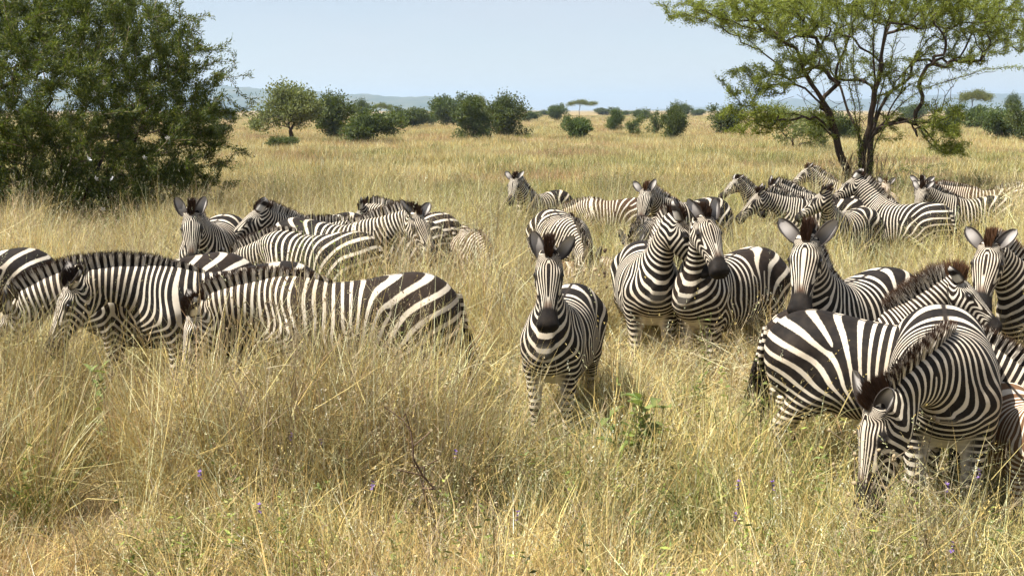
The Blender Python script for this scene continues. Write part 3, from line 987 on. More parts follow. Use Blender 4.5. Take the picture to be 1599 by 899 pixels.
# ------------------------------------------------------------------ the thorn bush on the left
def thorn_bush():
    rng = np.random.default_rng(8)
    Y = 21.0
    b0 = px_at(70, 345, Y); b0[2] = 0
    S = Skeleton(); S.add((0, 0, -.2), -1)
    for k in range(16):
        a = k / 16 * 6.28 + rng.uniform(-.2, .2); e = rng.uniform(.35, 1.3)
        d = np.array([math.cos(a) * math.cos(e), math.sin(a) * math.cos(e), math.sin(e)])
        p = np.array([math.cos(a) * .35, math.sin(a) * .35, -.05])
        L = rng.uniform(1.6, 2.6)
        S.limb([np.array(S.P[0]), p, p + d * L * .4 + [0, 0, .25], p + d * L + [0, 0, .5]], 0, .3, rng, .05)
    T = []
    c = np.array([0.0, 0, 2.35])
    for _ in range(3400):
        v = rng.normal(size=3); v /= np.linalg.norm(v)
        rr = rng.uniform(.25, 1.0) ** .55
        lump = 1 + .10 * math.sin(v[0] * 5 + 1) * math.cos(v[2] * 4) + .07 * math.sin(v[1] * 7 + v[2] * 6)
        p = c + v * rr * lump * np.array([3.45, 3.0, 2.75])
        if p[2] < .12: p[2] = rng.uniform(.1, .9); p[:2] *= rng.uniform(.75, 1.0)
        T.append(p)
    for _ in range(620):                        # long shoots standing out of the outline
        v = rng.normal(size=3); v /= np.linalg.norm(v)
        p = c + v * rng.uniform(1.02, 1.17) * np.array([3.4, 3.0, 2.75])
        if p[2] > .25: T.append(p)
    T = np.array(T); T = T[np.argsort(np.linalg.norm(T - [0, 0, .6], axis=1))]
    for t in T:
        S.reach(t, rng, .20, .2, np.array([0, 0, .3]))
    r, kids = S.radii(.0042, 2.3, .10)
    P = np.array(S.P); D = np.array(S.D); par = np.array(S.par)
    tr = tag(empty('thorn_bush', b0), 'huge dense dark green thorn bush filling the upper left corner', 'bush')
    V, F = S.tubes(r, .018, 9); add_obj('trunk', make_mesh('trunk', V, F, BARK), tr)
    V, F = S.tubes(r, 0, .018); add_obj('branches', make_mesh('branches', V, F, TWIG), tr)
    thin = np.where(r < .012)[0]
    C = []; DD = []
    for i in thin:
        out = np.linalg.norm((P[i] - c) / [3.45, 3.0, 2.75])
        n = 122 if out > .7 else 66
        if out > 1.04: n = 46
        a = P[par[i]] if par[i] >= 0 else P[i]
        t = rng.random((n, 1))
        C.append(a + (P[i] - a) * t + rng.normal(0, .03 if out > 1 else .05, (n, 3))); DD.append(np.repeat(D[i][None], n, 0) * .6)
    C = np.concatenate(C); DD = np.concatenate(DD)
    V, F, lr = leaf_quads(C, DD, rng, .078, .016, .12, .38, .34)
    add_obj('crown', make_mesh('crown', V, F, LEAF_THORN, False, {'lr': ('FLOAT', lr)}), tr)
    # small white spots of unsettled kind, shaped as blossoms
    n = NT('white_blossom'); wm = n.finish(n.principled((.80, .79, .76), .7, .2).outputs[0])
    pv = []; pf = []
    for k in range(5):
        a = k * 2 * math.pi / 5
        d = np.array([math.cos(a), math.sin(a), .35]); s = np.array([-math.sin(a), math.cos(a), 0])
        b = len(pv); pv += [(0, 0, 0), d * .03 + s * .016, d * .05, d * .03 - s * .016]; pf.append([b, b+1, b+2, b+3])
    bm_ = make_mesh('blossom', np.array(pv), np.array(pf), wm, False)
    surf = np.where((r < .012) & (np.linalg.norm((P - c) / [3.45, 3.0, 2.75], axis=1) > .85) & (P[:, 1] < -.8))[0]
    for (px, py) in [(154, 132), (163, 134), (158, 144), (153, 152), (255, 208), (122, 258), (162, 270), (169, 289), (143, 328), (92, 235), (226, 249)]:
        ray = px_at(px, py, Y) - np.array([0, 0, CAM_H]); ray /= np.linalg.norm(ray)
        rel = P[surf] + b0 - np.array([0, 0, CAM_H])
        dd = np.linalg.norm(rel - (rel @ ray)[:, None] * ray, axis=1)
        i = surf[int(np.argmin(dd + .02 * (rel @ ray)))]
        o = add_obj('blossom', bm_, tr, P[i] + np.array([0, -.06, .02]))
        o.rotation_euler = (rng.uniform(.6, 1.5), rng.uniform(-.4, .4), rng.uniform(0, 6))
    return tr
thorn_bush()

# ------------------------------------------------------------------ trees and bushes across the plain
def far_tree(seed, lobes, trunk, leaf, nleaf, lsize, multi=1):
    """lobes: (x, y, z, rx, ry, rz) in a plant of unit height; returns (trunk mesh, crown mesh)"""
    rng = np.random.default_rng(seed)
    S = Skeleton(); S.add((0, 0, -.04), -1)
    for k in range(multi):
        a = rng.uniform(0, 6.28); sp = .02 if multi == 1 else .05
        p = np.array([math.cos(a) * sp, math.sin(a) * sp, -.02])
        q = np.array([math.cos(a) * sp * 2.5, math.sin(a) * sp * 2.5, trunk])
        S.limb([np.array(S.P[0]), p, (p + q) / 2 + rng.normal(0, .012, 3), q], 0, .06, rng, .008)
    vol = np.array([l[3] * l[4] * l[5] for l in lobes]) ** .7; vol /= vol.sum()
    C = []; tg = []
    nb = max(60, nleaf // 26)
    for _ in range(nb):
        l = lobes[rng.choice(len(lobes), p=vol)]
        v = rng.normal(size=3); v *= rng.random() ** .30 / np.linalg.norm(v)
        tg.append(np.array(l[:3]) + v * l[3:6])
    tg = np.array(tg); tg = tg[tg[:, 2] > .03]
    for t in tg[np.argsort(np.linalg.norm(tg, axis=1))]:
        S.reach(t, rng, .06, .2, np.array([0, 0, 0.0]))
    r, kids = S.radii(.0030, 2.4, .022)
    V, F = S.tubes(r)
    tm = make_mesh('trunk', V, F, BARK)
    per = nleaf // len(tg) + 1
    sz = .035 + rng.random(len(tg)) * .045
    C = (tg[:, None] + rng.normal(size=(len(tg), per, 3)) * sz[:, None, None] * [1, 1, .8]).reshape(-1, 3)
    C[:, 2] = np.maximum(C[:, 2], .02)
    cen = np.array([0, 0, .55])
    V, F, lr = leaf_quads(C, (C - cen) * .8, rng, lsize, lsize * .55, .2)
    tone = np.repeat(np.repeat(rng.normal(0, .16, len(tg)), per), 4)
    lr = np.clip(lr + tone, 0, 1)
    return tm, make_mesh('crown', V, F, leaf, False, {'lr': ('FLOAT', lr)})

def rlobes(seed, n, zc, zr, rad, lr, flat=1.0):
    rng = np.random.default_rng(seed); out = []
    for _ in range(n):
        a = rng.uniform(0, 6.28); d = rad * rng.random() ** .5
        out.append((math.cos(a) * d, math.sin(a) * d, zc + rng.uniform(-zr, zr), lr * rng.uniform(.7, 1.3), lr * rng.uniform(.7, 1.3), lr * flat * rng.uniform(.7, 1.25)))
    return out
FAR = {
    'round_acacia': far_tree(21, rlobes(1, 20, .54, .26, .36, .20, .9) + [(-.05, 0, .80, .26, .26, .17), (.3, 0, .5, .2, .2, .2), (-.38, 0, .45, .18, .2, .22)], .2, LEAF_PALE, 13000, .040, 3),
    'dark_tree': far_tree(22, rlobes(2, 16, .47, .36, .26, .19, 1.1) + [(.05, 0, .84, .17, .17, .14)], .22, LEAF_DARK, 10000, .050, 2),
    'dark_tree_b': far_tree(27, rlobes(9, 15, .46, .36, .25, .20, 1.0) + [(-.08, 0, .82, .16, .17, .15), (.22, 0, .62, .15, .15, .2)], .22, LEAF_DARK, 10000, .050, 2),
    'low_bush': far_tree(23, rlobes(3, 13, .42, .26, .45, .30, .9), .10, LEAF_DARK, 8000, .062, 4),
    'low_bush_b': far_tree(28, rlobes(14, 11, .45, .25, .38, .28, 1.0) + [(.2, 0, .78, .2, .2, .16)], .10, LEAF_DARK, 8000, .062, 4),
    'flat_acacia': far_tree(24, [(x, y, .84 + .05 * math.cos(x * 5), .30, .30, .085) for x, y in ((-.55, 0), (-.25, .3), (0, -.3), (.1, .1), (.35, .25), (.6, -.1), (.85, .05))] + [(-.7, 0, .74, .18, .2, .07)], .45, LEAF_PALE, 5200, .050, 2),
    'sparse_shrub': far_tree(25, rlobes(5, 9, .55, .32, .30, .12, 1.3), .20, LEAF_DARK, 2600, .055, 3),
    'pale_shrub': far_tree(26, rlobes(6, 18, .50, .28, .62, .19, .9), .12, LEAF_PALE, 7000, .042, 6),
}
def plain_tree(kind, px, base, top, label, name='bush', cat='bush', wscale=1.0, rz=None, group=None, dist=None):
    d = dist or (CAM_H - .30) * FPX / (base - 172.0)
    h = (base - top) / FPX * d + .30
    b0 = np.array([(px - 799.5) / FPX * d, d, 0.0])
    t = tag(empty(name, b0), label, cat, group)
    for part, me in zip(('trunk', 'crown'), FAR[kind]):
        add_obj(part, me, t)
    wscale *= 1.03
    t.scale = (h * wscale, h * wscale, h)
    t.rotation_euler = (0, 0, (px * 7.31) % 6.28 if rz is None else rz)
    return t
GB = 'trees and bushes dotted over the plain'
for a in [
    ('round_acacia', 455, 216, 127, 'broad pale green acacia with visible stems, left end of the tree row', 'acacia_tree', 'tree', 1.02, .3),
    ('dark_tree', 526, 212, 145, 'dark leafy tree just right of the pale green acacia', 'bushy_tree', 'tree', 1.1),
    ('low_bush', 584, 218, 164, 'round dark bush standing forward in the tree row', 'round_bush', 'bush', 1.15),
    ('low_bush_b', 640, 197, 167, 'low dark bush right of the round forward bush', 'bush', 'bush', 1.6),
    ('low_bush', 668, 193, 172, 'small low bush left of the double dark trees', 'bush', 'bush', 1.5),
    ('low_bush_b', 704, 196, 148, 'tall dark bush behind the double dark trees', 'bushy_tree', 'tree', 1.0),
    ('dark_tree_b', 742, 213, 153, 'left of the two dark trees above the centre zebra, yellowish leaves', 'bushy_tree', 'tree', 1.1),
    ('dark_tree', 793, 209, 147, 'right of the two dark trees above the centre zebra', 'bushy_tree', 'tree', 1.1, 2.0),
    ('round_acacia', 746, 192, 149, 'pale crown peeping out behind the two dark trees', 'acacia_tree', 'tree', .9),
    ('low_bush', 828, 188, 171, 'tiny dark bush right of the two dark trees', 'bush', 'bush', 1.2),
    ('low_bush_b', 870, 187, 163, 'grey green bush below the left end of the flat acacia', 'bush', 'bush', 1.1),
    ('low_bush_b', 897, 214, 181, 'low broad bush alone in the middle of the plain', 'round_bush', 'bush', 1.15, 1.0),
    ('flat_acacia', 905, 182, 157, 'far flat topped acacia on the horizon above the centre', 'acacia_tree', 'tree', .9, .2),
    ('dark_tree_b', 958, 201, 170, 'slim dark bush left of the sparse shrubs', 'bush', 'bush', .9),
    ('sparse_shrub', 992, 208, 177, 'sparse shrub with thin see-through crown', 'shrub', 'bush', 1.1),
    ('sparse_shrub', 1019, 207, 172, 'narrow spindly shrub beside the dark upright bush', 'shrub', 'bush', .8, 2.2),
    ('dark_tree', 1048, 214, 165, 'dark upright bush left of the big acacia', 'bush', 'bush', .85, 4.0),
    ('low_bush', 1058, 186, 157, 'far rounded tree behind the dark upright bush', 'bushy_tree', 'tree', .9),
    ('low_bush', 1000, 186, 168, 'small far bush on the horizon behind the sparse shrub', 'bush', 'bush', 1.3),
    ('pale_shrub', 1238, 226, 160, 'wide pale shrub seen through the left limbs of the big acacia', 'shrub', 'bush', 1.0, 1.0),
    ('low_bush_b', 1128, 205, 165, 'dark bush behind the drooping left branch of the acacia', 'bush', 'bush', 1.0),
    ('low_bush', 1300, 214, 170, 'dark bush half hidden behind the trunks of the big acacia', 'bush', 'bush', 1.1),
    ('dark_tree_b', 1476, 206, 167, 'small dark bush right of the big acacia trunks', 'bush', 'bush', .9),
    ('flat_acacia', 1512, 190, 143, 'flat crowned acacia on the horizon at the right', 'acacia_tree', 'tree', .62, .4),
    ('low_bush_b', 1512, 199, 163, 'low grey green bush under the flat crowned acacia', 'bush', 'bush', 1.1),
    ('low_bush', 1553, 212, 164, 'large dark bush near the right edge', 'round_bush', 'bush', 1.05, 2.0),
    ('dark_tree', 1570, 184, 147, 'dark far tree rising behind the large bush at right', 'bushy_tree', 'tree', .8),
    ('low_bush_b', 1594, 216, 162, 'dark bush cut by the right edge of the picture', 'bush', 'bush', 1.0, .5),
    ('low_bush', 335, 193, 164, 'grey green bush at the right flank of the thorn bush', 'bush', 'bush', 1.1),
    ('low_bush_b', 363, 188, 171, 'small dark bush between thorn bush and pale acacia', 'bush', 'bush', 1.1),
    ('low_bush', 341, 214, 188, 'bright low shrub against the thorn bush flank', 'shrub', 'bush', 1.0),
    ('low_bush_b', 406, 202, 184, 'tiny bush touching the left side of the pale acacia', 'bush', 'bush', .9),
    ('low_bush', 443, 224, 209, 'very low scrub at the foot of the pale acacia', 'shrub', 'bush', 1.7),
    ('dark_tree', 566, 190, 155, 'far dark tree behind the dark leafy tree', 'bushy_tree', 'tree', .9),
    ('flat_acacia', 598, 187, 162, 'far grey green acacia behind the round forward bush', 'acacia_tree', 'tree', .62),
    ('low_bush', 628, 185, 170, 'far low bush behind the round forward bush', 'bush', 'bush', 1.5),
    ('low_bush_b', 690, 182, 168, 'far low bush on the skyline left of the dark trees', 'bush', 'bush', 1.6),
    ('low_bush', 850, 180, 171, 'far bush on the horizon left of the flat acacia', 'bush', 'bush', 1.6),
    ('low_bush_b', 942, 180, 168, 'far bush on the horizon right of the flat acacia', 'bush', 'bush', 1.9),
    ('low_bush', 975, 180, 172, 'far dot of a bush on the horizon', 'bush', 'bush', 1.8),
    ('low_bush_b', 1085, 181, 170, 'far bush on the horizon left of the drooping acacia branch', 'bush', 'bush', 1.7),
    ('low_bush', 1420, 186, 160, 'far bush behind the lower right branch of the acacia', 'bush', 'bush', 1.4),
    ]:
    kw = {}
    if len(a) > 8: kw['rz'] = a[8]
    plain_tree(a[0], a[1], a[2], a[3], a[4], a[5], a[6], a[7], group=GB, **kw)

# ------------------------------------------------------------------ grass
def grass_material():
    n = NT('grass')
    gc = n.attr('gc').outputs['Color']
    tone = n.attr('tone', 'INSTANCER').outputs['Fac']
    pos = n.n('NewGeometry').outputs['Position']
    pat = n.noise(pos, .35, 3, .6)
    rnd = n.n('ObjectInfo').outputs['Random']
    c = n.mix(n.maprange(pat, .52, .72, 0, .45), gc, n.mix(1.0, gc, (1.0, .82, .64), 'MULTIPLY'))
    c = n.mix(n.math('MULTIPLY', tone, .30), c, n.mix(1.0, gc, (.62, .82, .50), 'MULTIPLY'))
    big = n.noise(pos, .055, 4, .6)
    c = n.mix(n.maprange(big, .50, .70, 0, .55), c, n.mix(1.0, c, (.80, .92, .62), 'MULTIPLY'))
    c = n.mix(n.maprange(big, .48, .32, 0, .5), c, n.mix(1.0, c, (1.02, .86, .76), 'MULTIPLY'))
    hsv = n.n('HueSaturation')
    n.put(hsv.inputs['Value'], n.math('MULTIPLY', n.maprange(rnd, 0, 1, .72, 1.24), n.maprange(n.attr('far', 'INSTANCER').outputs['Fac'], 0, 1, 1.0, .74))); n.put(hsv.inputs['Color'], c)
    c = hsv.outputs[0]
    d = n.principled(c, .65, .2)
    t = n.n('BsdfTranslucent'); n.put(t.inputs['Color'], c)
    m = n.n('MixShader'); m.inputs[0].default_value = .26
    n.t.links.new(d.outputs[0], m.inputs[1]); n.t.links.new(t.outputs[0], m.inputs[2])
    return n.finish(m.outputs[0])
GRASSM = grass_material()
STRAW = np.array([(.68, .54, .23), (.76, .64, .33), (.60, .46, .17), (.80, .72, .44), (.48, .34, .13), (.70, .51, .20)])
RUST = np.array([(.46, .29, .16), (.52, .34, .19), (.38, .25, .14), (.54, .40, .24)])
MESS = np.array([(.42, .34, .21), (.52, .43, .28), (.34, .26, .17), (.58, .50, .33), (.40, .29, .20)])
GREEN = np.array([(.22, .27, .06), (.26, .32, .07), (.22, .24, .08), (.13, .17, .05), (.28, .28, .10)])
OLIVE = np.array([(.30, .28, .12), (.36, .32, .15), (.26, .26, .10), (.42, .36, .18)])

class Tuft:
    def __init__(self, seed):
        self.r = np.random.default_rng(seed); self.V = []; self.F4 = []; self.F3 = []; self.C = []; self.n = 0
    def blade(self, p, az, lean, h, w, curve, col, seg=3, tipw=.12):
        """a tapering strip that leans out and bends over"""
        r = self.r
        d = np.array([math.cos(az), math.sin(az), 0.0]); s = np.array([-math.sin(az), math.cos(az), 0.0])
        a2 = az + r.uniform(-1.2, 1.2); s = np.array([-math.sin(a2), math.cos(a2), 0.0])
        th = lean; q = np.array(p, float); b = self.n
        for i in range(seg + 1):
            t = i / seg
            ww = w * (1 - (1 - tipw) * t ** 1.5) * .5
            if i == seg: self.V.append(q.copy()); self.C.append(col)
            else:
                self.V += [q - s * ww, q + s * ww]; self.C += [col, col]
            th = lean + curve * (t + .5 / seg) ** 1.3
            q = q + (d * math.sin(th) + np.array([0, 0, math.cos(th)])) * (h / seg)
        for i in range(seg - 1): self.F4.append([b + 2*i, b + 2*i + 1, b + 2*i + 3, b + 2*i + 2])
        self.F3.append([b + 2*seg - 2, b + 2*seg - 1, b + 2*seg]); self.n = len(self.V)
        return q, d, th
    def leaf(self, p, d, l, w, col):
        r = self.r
        d = np.array(d, float); d /= np.linalg.norm(d)
        s = np.cross(d, r.normal(size=3)); s /= np.linalg.norm(s) + 1e-9
        b = self.n
        self.V += [np.array(p), p + d * l * .45 + s * w * .5, p + d * l, p + d * l * .45 - s * w * .5]; self.C += [col] * 4
        self.F4.append([b, b+1, b+2, b+3]); self.n += 4
    def plume(self, q, d, th, L, n, size, col):
        ax = d * math.sin(th) + np.array([0, 0, math.cos(th)])
        for _ in range(n):
            t = self.r.random()
            self.leaf(q - ax * L * t, ax + self.r.normal(0, .45, 3), size * self.r.uniform(.6, 1.3), size * .28, col)
    def mesh(self, name):
        C = np.concatenate([np.array(self.C), np.ones((len(self.C), 1))], 1)
        return make_mesh(name, np.array(self.V), [f for f in (np.array(self.F4), np.array(self.F3)) if len(f)], GRASSM, False, {'gc': ('FLOAT_COLOR', C)})

def pick(r, pal, jit=.12):
    c = pal[r.integers(len(pal))] * (1 + r.normal(0, jit))
    return np.clip(c, .01, .7)

def tuft_straw(seed, n=44, spread=.16, h=(.35, .75), w=.0050, seg=3, pal=STRAW, plumes=3):
    T = Tuft(seed); r = T.r
    for i in range(n):
        a = r.uniform(0, 6.28); d = spread * r.random() ** .6
        p = (math.cos(a) * d, math.sin(a) * d, -.02)
        az = a + r.normal(0, .9)
        T.blade(p, az, abs(r.normal(.16, .22)), r.uniform(*h), w * r.uniform(.7, 1.4), r.uniform(.1, 1.7), pick(r, pal if r.random() < .85 else OLIVE), seg)
    for i in range(plumes):
        a = r.uniform(0, 6.28); d = spread * r.random()
        q, dd, th = T.blade((math.cos(a) * d, math.sin(a) * d, -.02), a, abs(r.normal(.1, .1)), h[1] * r.uniform(.8, 1.08), w * .7, r.uniform(.1, .7), pick(r, pal), seg, .5)
        T.plume(q, dd, th, .12, 9, .012, pick(r, pal))
    return T
def tuft_tangle(seed, n=40, w=.0042, pal=STRAW, z0=0.0):
    T = Tuft(seed); r = T.r
    for i in range(n):
        a = r.uniform(0, 6.28); d = .22 * r.random() ** .5
        T.blade((math.cos(a) * d, math.sin(a) * d, z0 + r.uniform(0, .15)), r.uniform(0, 6.28), r.uniform(.3, 1.25), r.uniform(.3, .65), w * r.uniform(.7, 1.3), r.uniform(-.4, .9), pick(r, pal if r.random() < .8 else RUST), 3)
    return T
def tuft_green(seed, n=34, w=.009, h=(.25, .6)):
    T = Tuft(seed); r = T.r
    for i in range(n):
        a = r.uniform(0, 6.28); d = .14 * r.random() ** .6
        T.blade((math.cos(a) * d, math.sin(a) * d, -.02), a + r.normal(0, .7), abs(r.normal(.2, .18)), r.uniform(*h), w * r.uniform(.6, 1.3), r.uniform(.3, 1.6), pick(r, GREEN if r.random() < .7 else OLIVE), 3)
    for i in range(10):
        a = r.uniform(0, 6.28)
        T.blade((math.cos(a) * .1, math.sin(a) * .1, -.02), a, abs(r.normal(.2, .2)), r.uniform(.3, .6), .004, r.uniform(.2, 1.2), pick(r, STRAW), 3)
    return T
def tuft_forb(seed, stems=4, leafs=22, pal=GREEN):
    T = Tuft(seed); r = T.r
    for i in range(stems):
        a = r.uniform(0, 6.28); d = .10 * r.random(); h = r.uniform(.32, .72)
        p = np.array((math.cos(a) * d, math.sin(a) * d, -.02))
        ln = abs(r.normal(.12, .12)); col = pick(r, OLIVE)
        T.blade(p, a, ln, h, .006, .2, col, 3, .5)
        for k in range(leafs):
            t = r.uniform(.25, 1.0)
            q = p + (np.array([math.cos(a), math.sin(a), 0]) * math.sin(ln + .1 * t) + np.array([0, 0, math.cos(ln + .1 * t)])) * h * t
            b = r.uniform(0, 6.28)
            T.leaf(q, (math.cos(b), math.sin(b), r.uniform(-.1, .9)), r.uniform(.022, .048), .012, pick(r, pal))
    for i in range(10):
        a = r.uniform(0, 6.28)
        T.blade((math.cos(a) * .12, math.sin(a) * .12, -.02), a, abs(r.normal(.2, .2)), r.uniform(.3, .6), .004, r.uniform(.2, 1.2), pick(r, STRAW), 3)
    return T
def tuft_stalk(seed, n=5, h=(.62, .92), pal=STRAW):
    T = Tuft(seed); r = T.r
    for i in range(n):
        a = r.uniform(0, 6.28); d = .12 * r.random()
        q, dd, th = T.blade((math.cos(a) * d, math.sin(a) * d, -.02), a, abs(r.normal(.15, .12)), r.uniform(*h), .0062, r.uniform(.1, .75), pick(r, pal if r.random() < .7 else OLIVE), 4, .6)
        T.plume(q, dd, th, .15, 14, .013, pick(r, pal))
        for k in range(3):
            b = r.uniform(0, 6.28)
            T.blade((math.cos(a) * d, math.sin(a) * d, r.uniform(.05, .4)), b, .4, r.uniform(.25, .45), .006, 1.2, pick(r, OLIVE), 3)
    return T
def tuft_mess(seed, z0=0.0):
    """dry branching forbs and fallen stems: a speckled tangle"""
    T = Tuft(seed); r = T.r
    for i in range(7):
        a = r.uniform(0, 6.28); d = .14 * r.random(); h = r.uniform(.3, .7); ln = abs(r.normal(.25, .25))
        p = np.array((math.cos(a) * d, math.sin(a) * d, z0 - .02)); col = pick(r, MESS)
        ax = np.array([math.cos(a) * math.sin(ln), math.sin(a) * math.sin(ln), math.cos(ln)])
        T.blade(p, a, ln, h, .005, .1, col, 2, .6)
        for k in range(5):
            q = p + ax * h * r.uniform(.35, .95); b = r.uniform(0, 6.28); l2 = r.uniform(.08, .24); e = r.uniform(.4, 1.2)
            T.blade(q, b, e, l2, .0035, r.uniform(-.3, .4), col, 2, .5)
            ax2 = np.array([math.cos(b) * math.sin(e), math.sin(b) * math.sin(e), math.cos(e)])
            for m in range(3):
                T.leaf(q + ax2 * l2 * r.uniform(.4, 1.0), r.normal(size=3), r.uniform(.010, .022), .007, pick(r, MESS if r.random() < .7 else OLIVE))
    for i in range(9):
        T.blade((r.normal(0, .12), r.normal(0, .12), z0 + r.uniform(.05, .35)), r.uniform(0, 6.28), r.uniform(.9, 1.5), r.uniform(.3, .7), .0045, r.uniform(-.2, .3), pick(r, STRAW), 2)
    return T
def tuft_far(seed, pal, n=90, spread=.9, h=(.30, .70), w=.016):
    T = Tuft(seed); r = T.r
    for i in range(n):
        a = r.uniform(0, 6.28); d = spread * r.random() ** .5
        T.blade((math.cos(a) * d, math.sin(a) * d, -.02), r.uniform(0, 6.28), abs(r.normal(.2, .2)), r.uniform(*h), w * r.uniform(.6, 1.4), r.uniform(.0, 1.3), pick(r, pal if r.random() < .85 else OLIVE), 2)
    return T

TCOL = bpy.data.collections.new('grass_tufts')
TLIST = []
def reg(T):
    nm = 'tuft_%02d' % len(TLIST)
    o = bpy.data.objects.new(nm, T.mesh(nm)); TCOL.objects.link(o); TLIST.append(o)
    return len(TLIST) - 1
BASE = {
    'straw': [tuft_straw(100 + i) for i in range(5)], 'tangle': [tuft_tangle(120 + i) for i in range(4)],
    'green': [tuft_green(140 + i) for i in range(4)], 'forb': [tuft_forb(160 + i) for i in range(4)],
    'tall': [tuft_straw(105 + i, 48, .20, (.50, .96), .0050, 4, STRAW, 1) for i in range(4)], 'hmess': [tuft_mess(115 + i, .25) for i in range(4)],
    'htangle': [tuft_tangle(125 + i, z0=.30) for i in range(3)], 'hgreen': [tuft_green(145 + i, 34, .009, (.45, .85)) for i in range(3)],
    'mess': [tuft_mess(110 + i) for i in range(4)],
    'stalk': [tuft_stalk(180 + i) for i in range(4)], 'rust': [tuft_straw(200 + i, 40, .16, (.35, .7), .0042, 3, RUST, 3) for i in range(3)]}
for _l in BASE.values():
    for _t in _l:
        _t.a = (np.array(_t.V), np.array(_t.F4).reshape(-1, 4), np.array(_t.F3).reshape(-1, 3), np.array(_t.C))
class Patch:
    """many tufts merged into one soft-edged patch"""
    def __init__(self, seed, n, rad, mix, thin=1.0, wide=1.0):
        r = np.random.default_rng(seed)
        V, F4, F3, C = [], [], [], []; o = 0
        kinds = list(mix); pr = np.array([mix[k] for k in kinds], float); pr /= pr.sum()
        for i in range(n):
            t = BASE[kinds[r.choice(len(kinds), p=pr)]]; v, f4, f3, c = t[r.integers(len(t))].a
            a = r.uniform(0, 6.28); d = rad * r.random() ** .55; b = r.uniform(0, 6.28)
            sc = r.uniform(.6, 1.18)
            M = rot_yaw(b) @ rot_roll(r.normal(0, .24)) @ rot_pitch(r.normal(0, .24))
            V.append(v @ M.T * sc + [math.cos(a) * d, math.sin(a) * d, 0]); F4.append(f4 + o); F3.append(f3 + o)
            C.append(c * r.uniform(.55, 1.2)); o += len(v)
        self.d = [np.concatenate(q) for q in (V, F4, F3, C)]
    def mesh(self, name):
        V, F4, F3, C = self.d
        C = np.concatenate([np.clip(C, 0, .8), np.ones((len(C), 1))], 1)
        return make_mesh(name, V, [f for f in (F4, F3) if len(f)], GRASSM, False, {'gc': ('FLOAT_COLOR', C)})
MIX = {'tall': dict(tall=.50, hmess=.26, htangle=.24), 'tallgreen': dict(tall=.26, hmess=.24, htangle=.14, hgreen=.36),
       'gold': dict(straw=.32, tangle=.28, mess=.19, forb=.08, green=.12, stalk=.07),
       'olive': dict(straw=.24, tangle=.18, mess=.16, forb=.14, green=.30, stalk=.07),
       'green': dict(straw=.14, tangle=.08, mess=.10, forb=.26, green=.42, stalk=.03),
       'rust': dict(straw=.24, rust=.36, tangle=.18, mess=.18, forb=.04, stalk=.07)}
K_NEAR = {k: [reg(Patch(300 + 10 * j + i, 40, .52, m)) for i in range(4)] for j, (k, m) in enumerate(MIX.items())}
K_FSTRAW = [reg(tuft_far(220 + i, STRAW)) for i in range(3)]
K_FRUST = [reg(tuft_far(240 + i, RUST)) for i in range(2)]
K_FGREEN = [reg(tuft_far(260 + i, OLIVE, h=(.25, .55))) for i in range(2)]
K_FFORB = [reg(tuft_far(280 + i, GREEN, 60, .6, (.2, .6), .022)) for i in range(2)]
RELIEF = [(-7, -.40, 6.6, 8.6, 1.46), (-6, 8, 8.8, 11, 1.12), (-8, 12, 11, 22, 1.34), (.65, 2.6, 8.5, 9.8, 1.40), (1.55, 1.95, 5.1, 5.7, .6)]   # x0, x1, y0, y1, height: where the grass stands tall
